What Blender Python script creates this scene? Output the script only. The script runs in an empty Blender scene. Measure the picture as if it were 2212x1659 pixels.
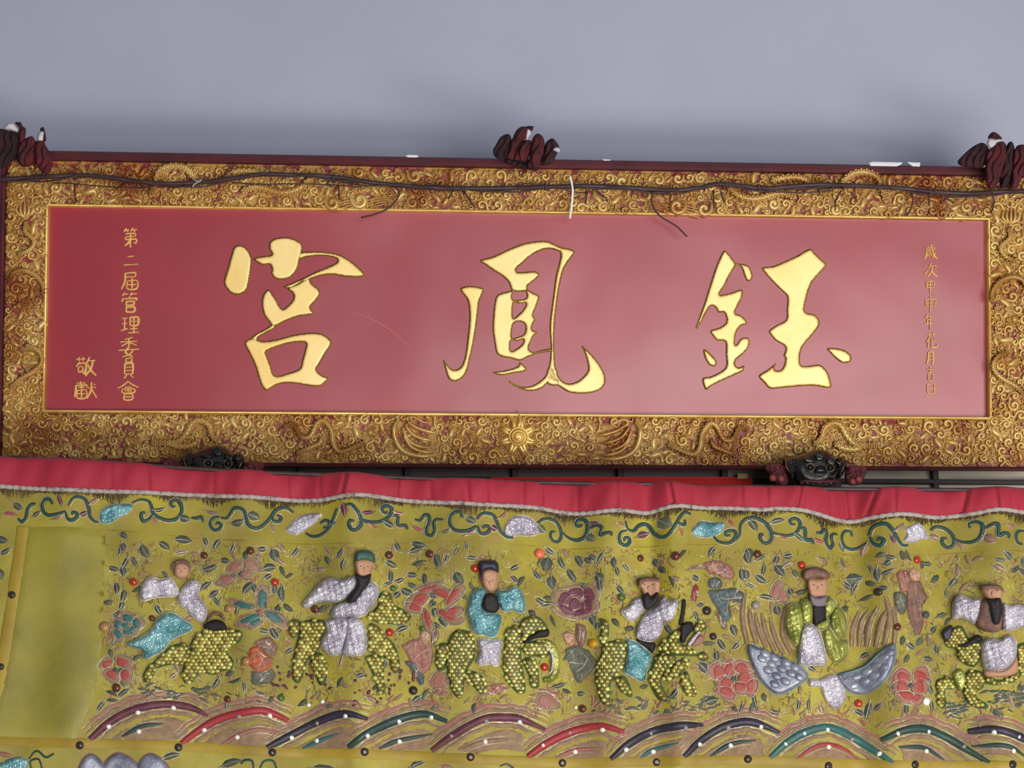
import bpy, math, random
import numpy as np
from mathutils import Matrix, Vector
from mathutils.geometry import delaunay_2d_cdt

random.seed(7)
rng = np.random.default_rng(7)
scene = bpy.context.scene
COL = scene.collection

# ------------------------------------------------------------------ camera
# the plaque leans forward by TILT; camera pose was solved from the four corners of its red panel
F, CX, CY = 4000.0, 1106.0, 829.5
TILT = math.radians(10)
C0 = np.array([0.0, 0.0, 2.5])
_a, _b, _c = -0.04864119, 0.07017037, -0.00864394
_t = np.array([0.028764, 0.15170774, -3.9961744])
def _rot(a, b, c):
    X = np.array([[1,0,0],[0,math.cos(a),-math.sin(a)],[0,math.sin(a),math.cos(a)]])
    Y = np.array([[math.cos(b),0,math.sin(b)],[0,1,0],[-math.sin(b),0,math.cos(b)]])
    Z = np.array([[math.cos(c),-math.sin(c),0],[math.sin(c),math.cos(c),0],[0,0,1]])
    return Z @ Y @ X
_R = _rot(_a, _b, _c)
EX = np.array([1.0,0,0]); EY = np.array([0,-math.sin(TILT),math.cos(TILT)]); EZ = np.cross(EX, EY)
M = np.stack([EX, EY, EZ], 1)
CAMP = M @ (-_R.T @ _t) + C0
RC = M @ _R.T
cam_d = bpy.data.cameras.new('camera'); cam = bpy.data.objects.new('camera', cam_d); COL.objects.link(cam)
mw = Matrix.Identity(4)
for i in range(3):
    for j in range(3): mw[i][j] = RC[i][j]
    mw[i][3] = CAMP[i]
cam.matrix_world = mw
cam_d.sensor_width = 36.0; cam_d.lens = 36.0 * F / 2212.0; cam_d.clip_start = 0.05
scene.camera = cam

# ------------------------------------------------------------------ light
world = bpy.data.worlds.new('world'); scene.world = world; world.use_nodes = True
bg = world.node_tree.nodes['Background']; bg.inputs[0].default_value = (0.78, 0.84, 1.0, 1); bg.inputs[1].default_value = 0.22
def area(name, loc, tgt, sx, sy, power, col):
    d = bpy.data.lights.new(name, 'AREA'); d.shape = 'RECTANGLE'; d.size = sx; d.size_y = sy; d.energy = power; d.color = col
    o = bpy.data.objects.new(name, d); COL.objects.link(o); o.location = loc
    o.rotation_euler = (Vector(tgt) - Vector(loc)).to_track_quat('-Z', 'Y').to_euler()
    return o
area('entrance_daylight', (1.9, -6.2, 1.05), (0.3, 0, 2.4), 3.7, 2.0, 215, (1.0, 0.97, 0.95))   # open temple entrance behind the viewer
area('sunlit_threshold', (1.3, -3.6, 0.12), (0.1, 0, 2.4), 3.2, 1.2, 175, (1.0, 0.97, 0.92))      # sun falling on the pale floor of the threshold
vs = scene.view_settings
vs.view_transform = 'Standard'; vs.look = 'None'; vs.gamma = 1.0; vs.use_curve_mapping = False
vs.exposure = 0.0

# ------------------------------------------------------------------ materials
def lin(c):
    return tuple(((v/255)/12.92 if v/255 <= 0.04045 else ((v/255+0.055)/1.055)**2.4) for v in c)
MATS = {}
def mat(name, rgb, rough=0.6, metal=0.0, rgb2=None, scale=40.0, detail=4.0, bump=0.0, bscale=None, btype='noise',
        coat=0.0, spec=0.5, stretch=(1,1,1), lo=0.35, hi=0.65, sheen=0.0, bdist=0.002, rgb3=None, scale3=8.0, lo3=0.5, hi3=0.7):
    if name in MATS: return MATS[name]
    m = bpy.data.materials.new(name); m.use_nodes = True
    nt = m.node_tree; b = nt.nodes['Principled BSDF']; L = nt.links.new
    b.inputs['Base Color'].default_value = (*lin(rgb), 1)
    b.inputs['Roughness'].default_value = rough; b.inputs['Metallic'].default_value = metal
    b.inputs['Specular IOR Level'].default_value = spec
    b.inputs['Coat Weight'].default_value = coat; b.inputs['Coat Roughness'].default_value = 0.2
    if sheen: b.inputs['Sheen Weight'].default_value = sheen
    geo = nt.nodes.new('ShaderNodeNewGeometry')
    mp = nt.nodes.new('ShaderNodeMapping'); mp.inputs['Scale'].default_value = stretch
    L(geo.outputs['Position'], mp.inputs['Vector'])
    prev = None
    def layer(base_socket, base_rgb, rgbx, sc, l, h):
        n = nt.nodes.new('ShaderNodeTexNoise'); n.inputs['Scale'].default_value = sc; n.inputs['Detail'].default_value = detail
        L(mp.outputs[0], n.inputs['Vector'])
        r = nt.nodes.new('ShaderNodeMapRange'); r.inputs[1].default_value = l; r.inputs[2].default_value = h
        L(n.outputs[0], r.inputs[0])
        mx = nt.nodes.new('ShaderNodeMix'); mx.data_type = 'RGBA'
        L(r.outputs[0], mx.inputs[0])
        if base_socket: L(base_socket, mx.inputs[6])
        else: mx.inputs[6].default_value = (*lin(base_rgb), 1)
        mx.inputs[7].default_value = (*lin(rgbx), 1)
        return mx.outputs[2]
    if rgb2: prev = layer(None, rgb, rgb2, scale, lo, hi)
    if rgb3: prev = layer(prev, rgb, rgb3, scale3, lo3, hi3)
    if prev: L(prev, b.inputs['Base Color'])
    if bump:
        bs = bscale or scale
        if btype == 'noise':
            t = nt.nodes.new('ShaderNodeTexNoise'); t.inputs['Scale'].default_value = bs; t.inputs['Detail'].default_value = 3; out = t.outputs[0]
        elif btype == 'crackle':
            t = nt.nodes.new('ShaderNodeTexVoronoi'); t.feature = 'DISTANCE_TO_EDGE'; t.inputs['Scale'].default_value = bs; out = t.outputs[0]
        elif btype == 'weave':
            t = nt.nodes.new('ShaderNodeTexWave'); t.inputs['Scale'].default_value = bs; t.inputs['Distortion'].default_value = 1.5; t.inputs['Detail'].default_value = 2
            t.bands_direction = 'X'; out = t.outputs[1]
        L(mp.outputs[0], t.inputs['Vector'])
        bn = nt.nodes.new('ShaderNodeBump'); bn.inputs['Strength'].default_value = bump; bn.inputs['Distance'].default_value = bdist
        L(out, bn.inputs['Height']); L(bn.outputs[0], b.inputs['Normal'])
    MATS[name] = m
    return m

WALL = mat('wall_paint', (174,177,194), 0.9, rgb2=(166,170,188), scale=2.2, lo=0.3, hi=0.7, bump=0.12, bscale=60)
FLOOR = mat('floor_tile', (150,128,116), 0.5, rgb2=(138,116,104), scale=3)
RED = mat('red_lacquer', (150,26,42), 0.42, rgb2=(142,23,38), scale=3, coat=0.55, spec=0.5)
MATS['red_lacquer'].node_tree.nodes['Principled BSDF'].inputs['Coat Roughness'].default_value = 0.31
_nt = MATS['red_lacquer'].node_tree; _n = _nt.nodes.new('ShaderNodeTexNoise'); _n.inputs['Scale'].default_value = 2.6; _n.inputs['Detail'].default_value = 1.5
_g = _nt.nodes.new('ShaderNodeNewGeometry'); _nt.links.new(_g.outputs['Position'], _n.inputs['Vector'])
_b = _nt.nodes.new('ShaderNodeBump'); _b.inputs['Strength'].default_value = 1.0; _b.inputs['Distance'].default_value = 0.022
_nt.links.new(_n.outputs[0], _b.inputs['Height'])
_nt.links.new(_b.outputs[0], _nt.nodes['Principled BSDF'].inputs['Coat Normal'])
CRACK = mat('pale_scratch', (196,110,116), 0.5)
MAROON = mat('maroon_paint', (84,22,30), 0.55, rgb2=(62,16,24), scale=12)
GROUND = mat('carving_ground', (124,36,40), 0.5, rgb2=(172,124,48), scale=34, lo=0.44, hi=0.54, bump=0.6, bscale=90, bdist=0.006)
GOLD = mat('carved_gold', (214,184,116), 0.36, metal=0.36, rgb2=(186,142,74), scale=16, bump=0.25, bscale=420, rgb3=(150,86,40), scale3=7, lo3=0.54, hi3=0.7)
GOLDL = mat('gold_fillet', (222,184,104), 0.35, metal=0.45, rgb2=(200,150,70), scale=20)
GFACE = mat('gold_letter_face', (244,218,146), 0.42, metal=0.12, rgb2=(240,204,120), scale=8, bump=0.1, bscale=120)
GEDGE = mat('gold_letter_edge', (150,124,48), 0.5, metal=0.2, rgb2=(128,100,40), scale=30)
GTEXT = mat('gold_small_text', (226,188,108), 0.5, metal=0.0, rgb2=(206,160,84), scale=60)
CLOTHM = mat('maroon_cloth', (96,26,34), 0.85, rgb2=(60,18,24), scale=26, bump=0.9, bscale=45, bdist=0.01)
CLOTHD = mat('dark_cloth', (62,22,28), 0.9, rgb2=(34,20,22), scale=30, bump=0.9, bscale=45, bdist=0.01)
LINING = mat('white_lining', (206,200,204), 0.8, rgb2=(176,172,178), scale=60)
WIRE = mat('dark_wire', (70,44,44), 0.55, rgb2=(46,32,34), scale=50)
WIRE2 = mat('thin_wire', (56,30,32), 0.5)
WHITEP = mat('white_plastic', (238,236,232), 0.4)
CHIP = mat('bare_plaster_chip', (214,214,220), 0.8)
BLACKL = mat('black_lacquer', (34,32,32), 0.28, rgb2=(24,24,24), scale=40, bump=0.3, bscale=160)
LIONGOLD = mat('worn_gold', (156,132,88), 0.4, metal=0.4, rgb2=(64,52,38), scale=110)
LIONRED = mat('lion_red', (120,52,62), 0.5, rgb2=(84,34,46), scale=60, bump=0.3, bscale=200)
LIONPINK = mat('lion_pink', (186,92,82), 0.45)
WOOD = mat('dark_wood', (34,26,24), 0.6, rgb2=(24,19,18), scale=10, stretch=(1,1,8))
PANE_LIT = mat('lit_grey_panel', (158,150,134), 0.5, rgb2=(140,132,118), scale=10)  # right-hand panels: light caught on the glass is put into this paler colour
PANED = mat('brown_panel', (62,52,48), 0.5, rgb2=(52,44,42), scale=10)
PAPER = mat('red_paper', (214,34,30), 0.7)
TAG = mat('cream_paper', (196,184,130), 0.8)
# banner
YEL = mat('yellow_satin', (166,154,46), 0.44, rgb2=(134,122,36), scale=7, bump=0.5, bscale=110, btype='weave', bdist=0.001, rgb3=(150,128,52), scale3=26, lo3=0.5, hi3=0.7)
YELP = mat('plain_yellow_satin', (148,138,42), 0.42, rgb2=(126,116,36), scale=9, bump=0.3, bscale=150, btype='weave', bdist=0.001, stretch=(1,1,1))
TAPE = mat('yellow_tape', (160,136,38), 0.6, rgb2=(140,116,34), scale=12)
REDB = mat('red_band_cloth', (160,28,52), 0.75, rgb2=(152,25,43), scale=8, bump=0.2, bscale=300, sheen=0.1)
CORD = mat('white_cord', (168,156,150), 0.8, rgb2=(108,94,90), scale=80, lo=0.5, hi=0.7)
TEAL = mat('teal_thread', (34,72,66), 0.5, rgb2=(48,66,64), scale=50, bump=0.4, bscale=300)
SILVER = mat('silver_thread', (204,200,186), 0.35, metal=0.5, rgb2=(150,144,130), scale=120)
LAV = mat('lavender_satin', (236,232,240), 0.27, metal=0.35, rgb2=(180,172,188), scale=30, bump=1.0, bscale=190, btype='crackle', bdist=0.004)
AQUA = mat('aqua_satin', (166,214,220), 0.27, metal=0.35, rgb2=(78,142,148), scale=30, bump=1.0, bscale=190, btype='crackle', bdist=0.004)
LIME = mat('lime_satin', (192,196,104), 0.3, metal=0.4, rgb2=(124,132,56), scale=26, bump=0.9, bscale=150, btype='crackle', bdist=0.003)
WING = mat('silver_satin', (148,150,162), 0.38, metal=0.3, rgb2=(106,110,126), scale=40, bump=0.4, bscale=200)
WINGT = mat('blue_edge_satin', (112,150,156), 0.4, metal=0.2)
BEASTY = mat('beast_cloth', (104,104,44), 0.5, rgb2=(70,78,36), scale=60, bump=0.4, bscale=240)
SCALEA = mat('bright_scale', (210,204,112), 0.3, metal=0.4, rgb2=(166,156,72), scale=60)
SCALEB = mat('brass_scale', (136,114,54), 0.35, metal=0.35)
GREENT = mat('green_thread', (70,116,66), 0.4, metal=0.2, rgb2=(48,92,70), scale=60)
SKIN = mat('skin_silk', (176,134,102), 0.6, rgb2=(178,132,104), scale=60, bump=0.3, bscale=90)
HAIR = mat('black_hair', (30,24,26), 0.7, bump=0.6, bscale=300)
GREYB = mat('grey_hair', (120,108,116), 0.7, bump=0.6, bscale=300)
BROWNC = mat('brown_silk', (132,98,80), 0.6, rgb2=(104,76,66), scale=60)
NAVY = mat('navy_silk', (40,36,58), 0.55)
TEALH = mat('green_hat_silk', (64,100,92), 0.5, rgb2=(50,84,72), scale=60)
LEAF = mat('grey_leaf_thread', (76,80,64), 0.6, rgb2=(58,64,54), scale=70, bump=0.4, bscale=260)
LEAFT = mat('teal_leaf_thread', (46,104,100), 0.5, rgb2=(56,88,86), scale=60, bump=0.4, bscale=260)
TAN = mat('tan_thread', (146,118,86), 0.65, rgb2=(124,98,74), scale=80, bump=0.5, bscale=280)
PINK = mat('pink_thread', (152,90,82), 0.6, rgb2=(146,108,88), scale=50, bump=0.4, bscale=260)
ROSE = mat('red_petal_thread', (154,50,44), 0.6, rgb2=(150,78,66), scale=60, bump=0.4, bscale=260)
WINE = mat('wine_thread', (84,36,52), 0.6, rgb2=(104,52,62), scale=70)
INK = mat('ink_thread', (38,36,50), 0.5, rgb2=(50,42,58), scale=70, bump=0.4, bscale=260)
DGREEN = mat('dark_green_thread', (44,58,54), 0.5, rgb2=(40,70,62), scale=70, bump=0.4, bscale=260)
REDT = mat('red_wave_thread', (150,44,48), 0.55, rgb2=(150,44,52), scale=70, bump=0.4, bscale=260)
ORANGE = mat('orange_thread', (180,74,28), 0.6, rgb2=(130,80,50), scale=60)
BLUEG = mat('blue_grey_thread', (62,88,92), 0.6, rgb2=(70,80,72), scale=60)
STONE = mat('grey_stone_thread', (92,94,74), 0.65, rgb2=(70,78,64), scale=70, bump=0.4, bscale=260)
BEADR = mat('red_bead', (176,44,22), 0.15, spec=0.8, coat=0.5)
BEADD = mat('brown_bead', (92,46,34), 0.2, coat=0.3)
BEADK = mat('dark_button', (52,44,40), 0.3)
BEADG = mat('grey_button', (142,136,130), 0.3)
BEADW = mat('pearl_bead', (236,236,226), 0.2, coat=0.6)
BEADO = mat('coral_bead', (236,112,80), 0.2, coat=0.6)
BEADY = mat('amber_bead', (196,140,30), 0.3)
BEADE = mat('green_bead', (76,104,46), 0.3)
BEADT = mat('tan_bead', (164,124,80), 0.3)

# ------------------------------------------------------------------ mapping photo pixels onto the plaque and the banner
def rays(xy):
    xy = np.asarray(xy, float)
    d = np.stack([(xy[:,0]-CX)/F, -(xy[:,1]-CY)/F, -np.ones(len(xy))], 1)
    return d @ RC.T
def plaque_map(w0=0.0):
    def f(xy, h):
        d = rays(xy); h = np.asarray(h, float) + w0
        t = (h - (CAMP-C0) @ EZ) / (d @ EZ)
        return CAMP + d * t[:,None]
    return f
def plane_map(y0):
    def f(xy, h):
        d = rays(xy); t = (y0 - np.asarray(h, float) - CAMP[1]) / d[:,1]
        return CAMP + d * t[:,None]
    return f
YB = -0.24
FOLDS = [(150,60,.006),(420,90,-.006),(640,50,-.008),(765,45,.012),(880,60,-.006),(1010,60,.005),(1235,55,-.010),(1400,28,-.006),(1455,40,.012),(1600,70,.004),
         (1720,45,.006),(1845,45,-.016),(1930,45,.006),(2035,50,-.008),(2150,45,.012),(1320,50,.006),(300,60,.004),(530,40,.004)]
def ripple(px, py):
    k = np.zeros(len(px))
    for c, s, a in FOLDS: k += 2.1*a*np.exp(-((px - c - (py-1080)*0.03)/s)**2)
    return -k*(1.0 - 0.0006*np.clip(py-1100, 0, 700)) + 0.002*np.sin(px*0.021+py*0.013)
def ban(xy, h):
    xy = np.asarray(xy, float)
    p = plane_map(YB)(xy, h); p[:,1] += ripple(xy[:,0], xy[:,1]); return p

# ------------------------------------------------------------------ object helpers
WLOC = {}
def finish(o, parent, label=None, cat=None, group=None, kind=None):
    if parent: o.parent = parent
    if label: o['label'] = label
    if cat: o['category'] = cat
    if group: o['group'] = group
    if kind: o['kind'] = kind
    return o
def thing(name, loc, label=None, cat=None, group=None, parent=None, kind=None):
    o = bpy.data.objects.new(name, None); COL.objects.link(o); o.empty_display_size = 0.05
    w = Vector(loc); WLOC[o] = w
    o.location = w - (WLOC[parent] if parent else Vector((0,0,0)))
    return finish(o, parent, label, cat, group, kind)
class G:
    """collects vertices and faces (world space) for one mesh"""
    def __init__(s): s.v = []; s.f = []; s.m = []
    def add(s, v, f, mi=0):
        n = sum(len(a) for a in s.v); s.v.append(np.asarray(v, float))
        s.f += [tuple(i+n for i in q) for q in f]
        s.m += list(mi) if hasattr(mi, '__len__') else [mi]*len(f)
        return s
    def obj(s, name, mats, parent=None, label=None, cat=None, group=None, kind=None, smooth=True):
        v = np.concatenate(s.v); c = (v.max(0)+v.min(0))/2
        me = bpy.data.meshes.new(name); me.from_pydata((v-c).tolist(), [], s.f)
        for m in (mats if isinstance(mats, (list, tuple)) else [mats]): me.materials.append(m)
        me.polygons.foreach_set('material_index', s.m)
        me.polygons.foreach_set('use_smooth', [smooth]*len(s.f)); me.update()
        o = bpy.data.objects.new(name, me); COL.objects.link(o)
        w = Vector(c); WLOC[o] = w; o.location = w - (WLOC[parent] if parent else Vector((0,0,0)))
        return finish(o, parent, label, cat, group, kind)

def T(off, s, pts): return [(off[0]+x/s, off[1]+y/s) for x, y in pts]
def smooth_closed(p, n=4, k=0.5):
    p = np.asarray(p, float); N = len(p); out = []
    for i in range(N):
        a, b, c, d = p[i-1], p[i], p[(i+1)%N], p[(i+2)%N]
        m1 = k*(c-a); m2 = k*(d-b)
        L = np.linalg.norm(c-b)
        for m in (m1, m2):
            q = np.linalg.norm(m)
            if q > L: m *= L/q
        for j in range(n):
            t = j/n; t2, t3 = t*t, t*t*t
            out.append((2*t3-3*t2+1)*b + (t3-2*t2+t)*m1 + (-2*t3+3*t2)*c + (t3-t2)*m2)
    return np.array(out)
def smooth_open(p, n=4):
    p = np.asarray(p, float)
    if len(p) < 3: return np.array([p[0]+(p[-1]-p[0])*t for t in np.linspace(0,1,n+1)])
    q = np.vstack([2*p[0]-p[1], p, 2*p[-1]-p[-2]]); out = []
    for i in range(1, len(q)-2):
        a, b, c, d = q[i-1], q[i], q[i+1], q[i+2]
        for j in range(n):
            t = j/n; t2, t3 = t*t, t*t*t
            out.append(0.5*((2*b)+(-a+c)*t+(2*a-5*b+4*c-d)*t2+(-a+3*b-3*c+d)*t3))
    out.append(p[-1]); return np.array(out)
def resample(p, step):
    q = np.vstack([p, p[:1]]); L = np.r_[0, np.cumsum(np.linalg.norm(np.diff(q, axis=0), axis=1))]
    n = max(8, int(L[-1]/step)); t = np.linspace(0, L[-1], n, endpoint=False)
    return np.stack([np.interp(t, L, q[:,0]), np.interp(t, L, q[:,1])], 1)
def inside(p, poly):
    x, y = p[:,0], p[:,1]; r = np.zeros(len(p), bool); q = np.roll(poly, 1, 0)
    for (x0,y0),(x1,y1) in zip(poly, q):
        if y0 == y1: continue
        c = ((y0 > y) != (y1 > y)) & (x < (x1-x0)*(y-y0)/(y1-y0)+x0); r ^= c
    return r
def dist(p, loops):
    d = np.full(len(p), 1e9)
    for l in loops:
        a = l; b = np.roll(l, -1, 0); ab = b-a; L = (ab**2).sum(1)+1e-12
        t = np.clip(((p[:,None]-a[None])*ab[None]).sum(2)/L[None], 0, 1)
        d = np.minimum(d, np.linalg.norm(p[:,None]-(a[None]+t[...,None]*ab[None]), axis=2).min(1))
    return d
def tri_region(loops, step):
    o = loops[0]; lo, hi = o.min(0), o.max(0)
    gx = np.arange(lo[0], hi[0]+step, step); gy = np.arange(lo[1], hi[1]+step, step*0.87)
    P = np.array([(x+(step/2 if j%2 else 0), y) for j, y in enumerate(gy) for x in gx])
    P = P + rng.uniform(-.08, .08, P.shape)*step
    k = inside(P, loops[0])
    for h in loops[1:]: k &= ~inside(P, h)
    P = P[k]
    if len(P): P = P[dist(P, loops) > step*0.55]
    V = [Vector(p) for l in loops for p in l] + [Vector(p) for p in P]
    E = []; n = 0
    for l in loops:
        E += [(n+i, n+(i+1)%len(l)) for i in range(len(l))]; n += len(l)
    v, e, f, ov, oe, of = delaunay_2d_cdt(V, E, [], 0, 1e-5)
    v = np.array([(a.x, a.y) for a in v]); f = np.array([t for t in f if len(t) == 3])
    c = v[f].mean(1); k = inside(c, loops[0])
    for h in loops[1:]: k &= ~inside(c, h)
    return v, f[k]
def pad(g, mp, poly, H, step=4.0, prof='puff', b=6.0, holes=(), base=0.0, back=False, sm=True, mi=0, edge_mi=None, lump=0.0, n=4, cut=0.35, pleat=0.0):
    """raised pad over an outline given in photo pixels; prof: puff (cushion) or bevel (flat face, sloped rim)"""
    loops = [resample(smooth_closed(q, n) if sm else np.asarray(q, float), step) for q in [poly, *holes]]
    v, f = tri_region(loops, step)
    d = dist(v, loops); d[d < 1e-3] = 0
    if prof == 'puff': s = np.sqrt(np.clip(1-(1-np.clip(d/b, 0, 1))**2, 0, 1))
    else: s = np.clip(d/b, 0, 1)**0.75
    h = H*s
    if lump: h = h*(1+lump*np.sin(v[:,0]*0.35+v[:,1]*0.21)*np.cos(v[:,1]*0.31-v[:,0]*0.13))
    if pleat: h = h*(1-pleat*0.5*(1+np.sin(v[:,0]*0.42+v[:,1]*0.12+2*np.sin(v[:,1]*0.11+v[0,0]))))
    tri = f[:, ::-1] if cross_sign(v, f) > 0 else f
    mis = mi
    if edge_mi is not None:
        dm = d[f].mean(1); mis = [edge_mi if q < b*cut*2 else mi for q in dm]
    g.add(mp(v, base + np.where(d > 0, h, -0.001)), tri.tolist(), mis)
    if back: g.add(mp(v, base - np.where(d > 0, h*0.8, -0.001)), tri[:, ::-1].tolist(), mis)
    return g
def cross_sign(v, f):
    a, b, c = v[f[0]]; return (b[0]-a[0])*(c[1]-a[1])-(b[1]-a[1])*(c[0]-a[0])
SEC = {3: ((-1,0,1),(0,1,0)), 5: ((-1,-.62,0,.62,1),(0,.8,1,.8,0))}
def ribbon(g, mp, path, width, H, base=0.0, n=4, sec=5, mi=0, taper=None, sm=True):
    """domed stroke along a pixel path; width a number or list, H height in metres"""
    p = smooth_open(path, n) if sm else np.asarray(path, float); N = len(p)
    t = np.gradient(p, axis=0); t /= np.linalg.norm(t, axis=1)[:,None]+1e-9
    nn = np.stack([-t[:,1], t[:,0]], 1)
    u = np.linspace(0, 1, N)
    w = np.interp(u, np.linspace(0,1,len(width)), width) if hasattr(width, '__len__') else np.full(N, float(width))
    if taper: w = w*np.minimum(1, np.minimum(u/taper+.15, (1-u)/taper+.15))
    o, hh = SEC[sec]; K = len(o)
    xy = (p[:,None]+nn[:,None]*(np.array(o)[None,:,None]*w[:,None,None]/2)).reshape(-1,2)
    hs = (np.array(hh)[None]*np.minimum(1, w/ (w.max()+1e-9)*1.2)[:,None]*H - 0.0008*(np.array(hh)[None] == 0)).reshape(-1)
    f = [(i*K+j, (i+1)*K+j, (i+1)*K+j+1, i*K+j+1) for i in range(N-1) for j in range(K-1)]
    g.add(mp(xy, base+hs), f, mi); return g
def tube(g, pts, r, sides=6, mi=0, caps=True):
    """round tube along world points; r number or list"""
    p = np.asarray(pts, float); N = len(p); t = np.gradient(p, axis=0); t /= np.linalg.norm(t, axis=1)[:,None]+1e-12
    up = np.array([0,-1.0,0.02]); a = np.cross(t, up); a /= np.linalg.norm(a, axis=1)[:,None]+1e-12; b = np.cross(a, t)
    r = np.interp(np.linspace(0,1,N), np.linspace(0,1,len(r)), r) if hasattr(r, '__len__') else np.full(N, r)
    th = np.arange(sides)*2*math.pi/sides
    v = (p[:,None]+r[:,None,None]*(np.cos(th)[None,:,None]*a[:,None]+np.sin(th)[None,:,None]*b[:,None])).reshape(-1,3)
    f = [(i*sides+j, i*sides+(j+1)%sides, (i+1)*sides+(j+1)%sides, (i+1)*sides+j) for i in range(N-1) for j in range(sides)]
    if caps: f += [tuple(range(sides))[::-1], tuple((N-1)*sides+j for j in range(sides))]
    g.add(v, f, mi); return g
def dome(g, mp, cx, cy, r, H, base=0.0, ry=None, seg=12, rings=3, mi=0, ang=0.0, full=False):
    ry = ry or r; ca, sa = math.cos(ang), math.sin(ang)
    xy = [(cx, cy)]; h = [H]
    for k in range(1, rings+1):
        a = k/rings*math.pi/2; q = math.sin(a)
        for j in range(seg):
            th = 2*math.pi*j/seg; x, y = r*q*math.cos(th), ry*q*math.sin(th)
            xy.append((cx+x*ca-y*sa, cy+x*sa+y*ca)); h.append(H*math.cos(a) - (0.0008 if k == rings else 0))
    f = [(0, 1+(j+1)%seg, 1+j) for j in range(seg)]
    for k in range(rings-1):
        for j in range(seg):
            a0 = 1+k*seg; a1 = a0+seg
            f.append((a0+j, a0+(j+1)%seg, a1+(j+1)%seg, a1+j))
    g.add(mp(np.array(xy), base+np.array(h)), f, mi); return g
def box(g, lo, hi, mi=0):
    x0,y0,z0 = lo; x1,y1,z1 = hi
    v = [(x0,y0,z0),(x1,y0,z0),(x1,y1,z0),(x0,y1,z0),(x0,y0,z1),(x1,y0,z1),(x1,y1,z1),(x0,y1,z1)]
    g.add(v, [(0,3,2,1),(4,5,6,7),(0,1,5,4),(1,2,6,5),(2,3,7,6),(3,0,4,7)], mi); return g
def bevel(o, w, seg=2):
    m = o.modifiers.new('bevel', 'BEVEL'); m.width = w; m.segments = seg; m.limit_method = 'ANGLE'; return o

# ================================================================== setting
YW = 0.20
box(G(), (-4, -7, -0.1), (4, YW, 0)).obj('floor', FLOOR, kind='structure', smooth=False)
g = G(); box(g, (-4, YW, 0), (4, YW+0.15, 4.6))
g.obj('wall_back', WALL, kind='structure', smooth=False)

# ================================================================== plaque
def uv(px, py, w=0.0):
    p = plaque_map(w)([(px, py)], [0.0])[0] - C0
    return p @ EX, p @ EY
def LW(u, v, w): return C0 + u*EX + v*EY + w*EZ
PLQ = thing('plaque', LW(0, -0.35, 0), 'long red and gold carved plaque with three large gold characters, leaning from grey wall', 'plaque')
W0 = 0.014
PU, PV = 1.015, 0.2159
vT = uv(1100, 363, W0)[1]; vB = uv(1100, 1004, W0)[1]; uL = uv(9, 640, W0)[0]; uR = -uL
RIM = 0.024
vTT = uv(1100, 341, 0.03)[1]
def ring(g, prof, mi=0):
    L = [[LW(l,b,w), LW(r,b,w), LW(r,t,w), LW(l,t,w)] for (l,r,b,t), w in prof]
    n = len(L); v = [p for q in L for p in q]
    f = [(i*4+j, i*4+(j+1)%4, (i+1)*4+(j+1)%4, (i+1)*4+j) for i in range(n-1) for j in range(4)]
    return g.add(v, f, mi)
# panel: a slightly uneven lacquered board
g = G(); NX, NY = 120, 30
us = np.linspace(-PU-.004, PU+.004, NX); vs_ = np.linspace(-PV-.004, PV+.004, NY)
V = []
for v in vs_:
    for u in us:
        w = 0.0006*math.sin(u*5.1+1.3*v)*math.cos(v*9+0.7*u) + 0.0004*math.sin(u*9.3+2+v*6) + 0.0003*math.sin(u*2.3-v*14+0.5)
        V.append(LW(u, v, w))
g.add(V, [(j*NX+i, j*NX+i+1, (j+1)*NX+i+1, (j+1)*NX+i) for j in range(NY-1) for i in range(NX-1)])
g.obj('panel', RED, PLQ, 'flat dark red lacquered panel')
g = G(); L = [LW(u,v,w) for w in (-0.03,-0.008) for u,v in ((uL,vB),(uR,vB),(uR,vT),(uL,vT))]
g.add(L, [(0,3,2,1),(4,5,6,7),(0,1,5,4),(1,2,6,5),(2,3,7,6),(3,0,4,7)]); g.obj('backboard', MAROON, PLQ, smooth=False)
R_in = (-PU, PU, -PV, PV)
def grow(r, d): return (r[0]-d, r[1]+d, r[2]-d, r[3]+d)
R_out = (uL, uR, vB, vT)
FR = ring(G(), [(grow(R_in,.004), -0.004), (grow(R_in,.004), W0-.004), (grow(R_in,.02), W0), (grow(R_out,-.02), W0), (R_out, W0-.002)]).obj('frame', GROUND, PLQ, 'dark red frame ground behind gilt carving', smooth=False)
o = ring(G(), [(R_in, -0.003), (R_in, W0+.003), (grow(R_in,.002), W0+.006), (grow(R_in,.005), W0+.006), (grow(R_in,.007), W0)]).obj('inner_fillet', GOLDL, PLQ, 'narrow plain gold fillet')
Rr = (uL-.012, uR+.012, vB-.008, vTT)
o = ring(G(), [((uL+.002,uR-.002,vB+.002,vT-.002), W0-.004), (R_out, W0+.012), ((uL-.004,uR+.004,vB-.003,vT+.006), W0+.016), ((uL-.009,uR+.009,vB-.006,vTT-.004), W0+.014), (Rr, W0+.006), (Rr, -0.03)]).obj('outer_rim', MAROON, PLQ, 'dark maroon outer rim', smooth=False)
PM = plaque_map(0.001); FM = plaque_map(W0-0.001); RMAP = plaque_map(W0+0.016)
for pts in [[(876,336),(884,334),(905,336),(902,340),(880,340)], [(1302,344),(1320,345),(1319,347),(1304,347)],
            [(1877,352),(1884,349),(1950,351),(1946,356),(1935,360),(1880,359)], [(1960,350),(1988,351),(1987,360),(1970,359)]]:
    pad(G(), plaque_map(W0+.0135), pts, 0.0016, step=3, b=2, sm=False).obj('paint_chip', CHIP, PLQ, 'pale chip in the rim paint')

ribbon(G(), plaque_map(0.0006), [(735,663),(800,688),(850,718),(888,758),(906,800)], [.8,1.8,1.8,1.2,.6], 0.0005, n=8, sec=3).obj('scratch', CRACK, PLQ, 'fine pale scratch in the lacquer')

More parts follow.
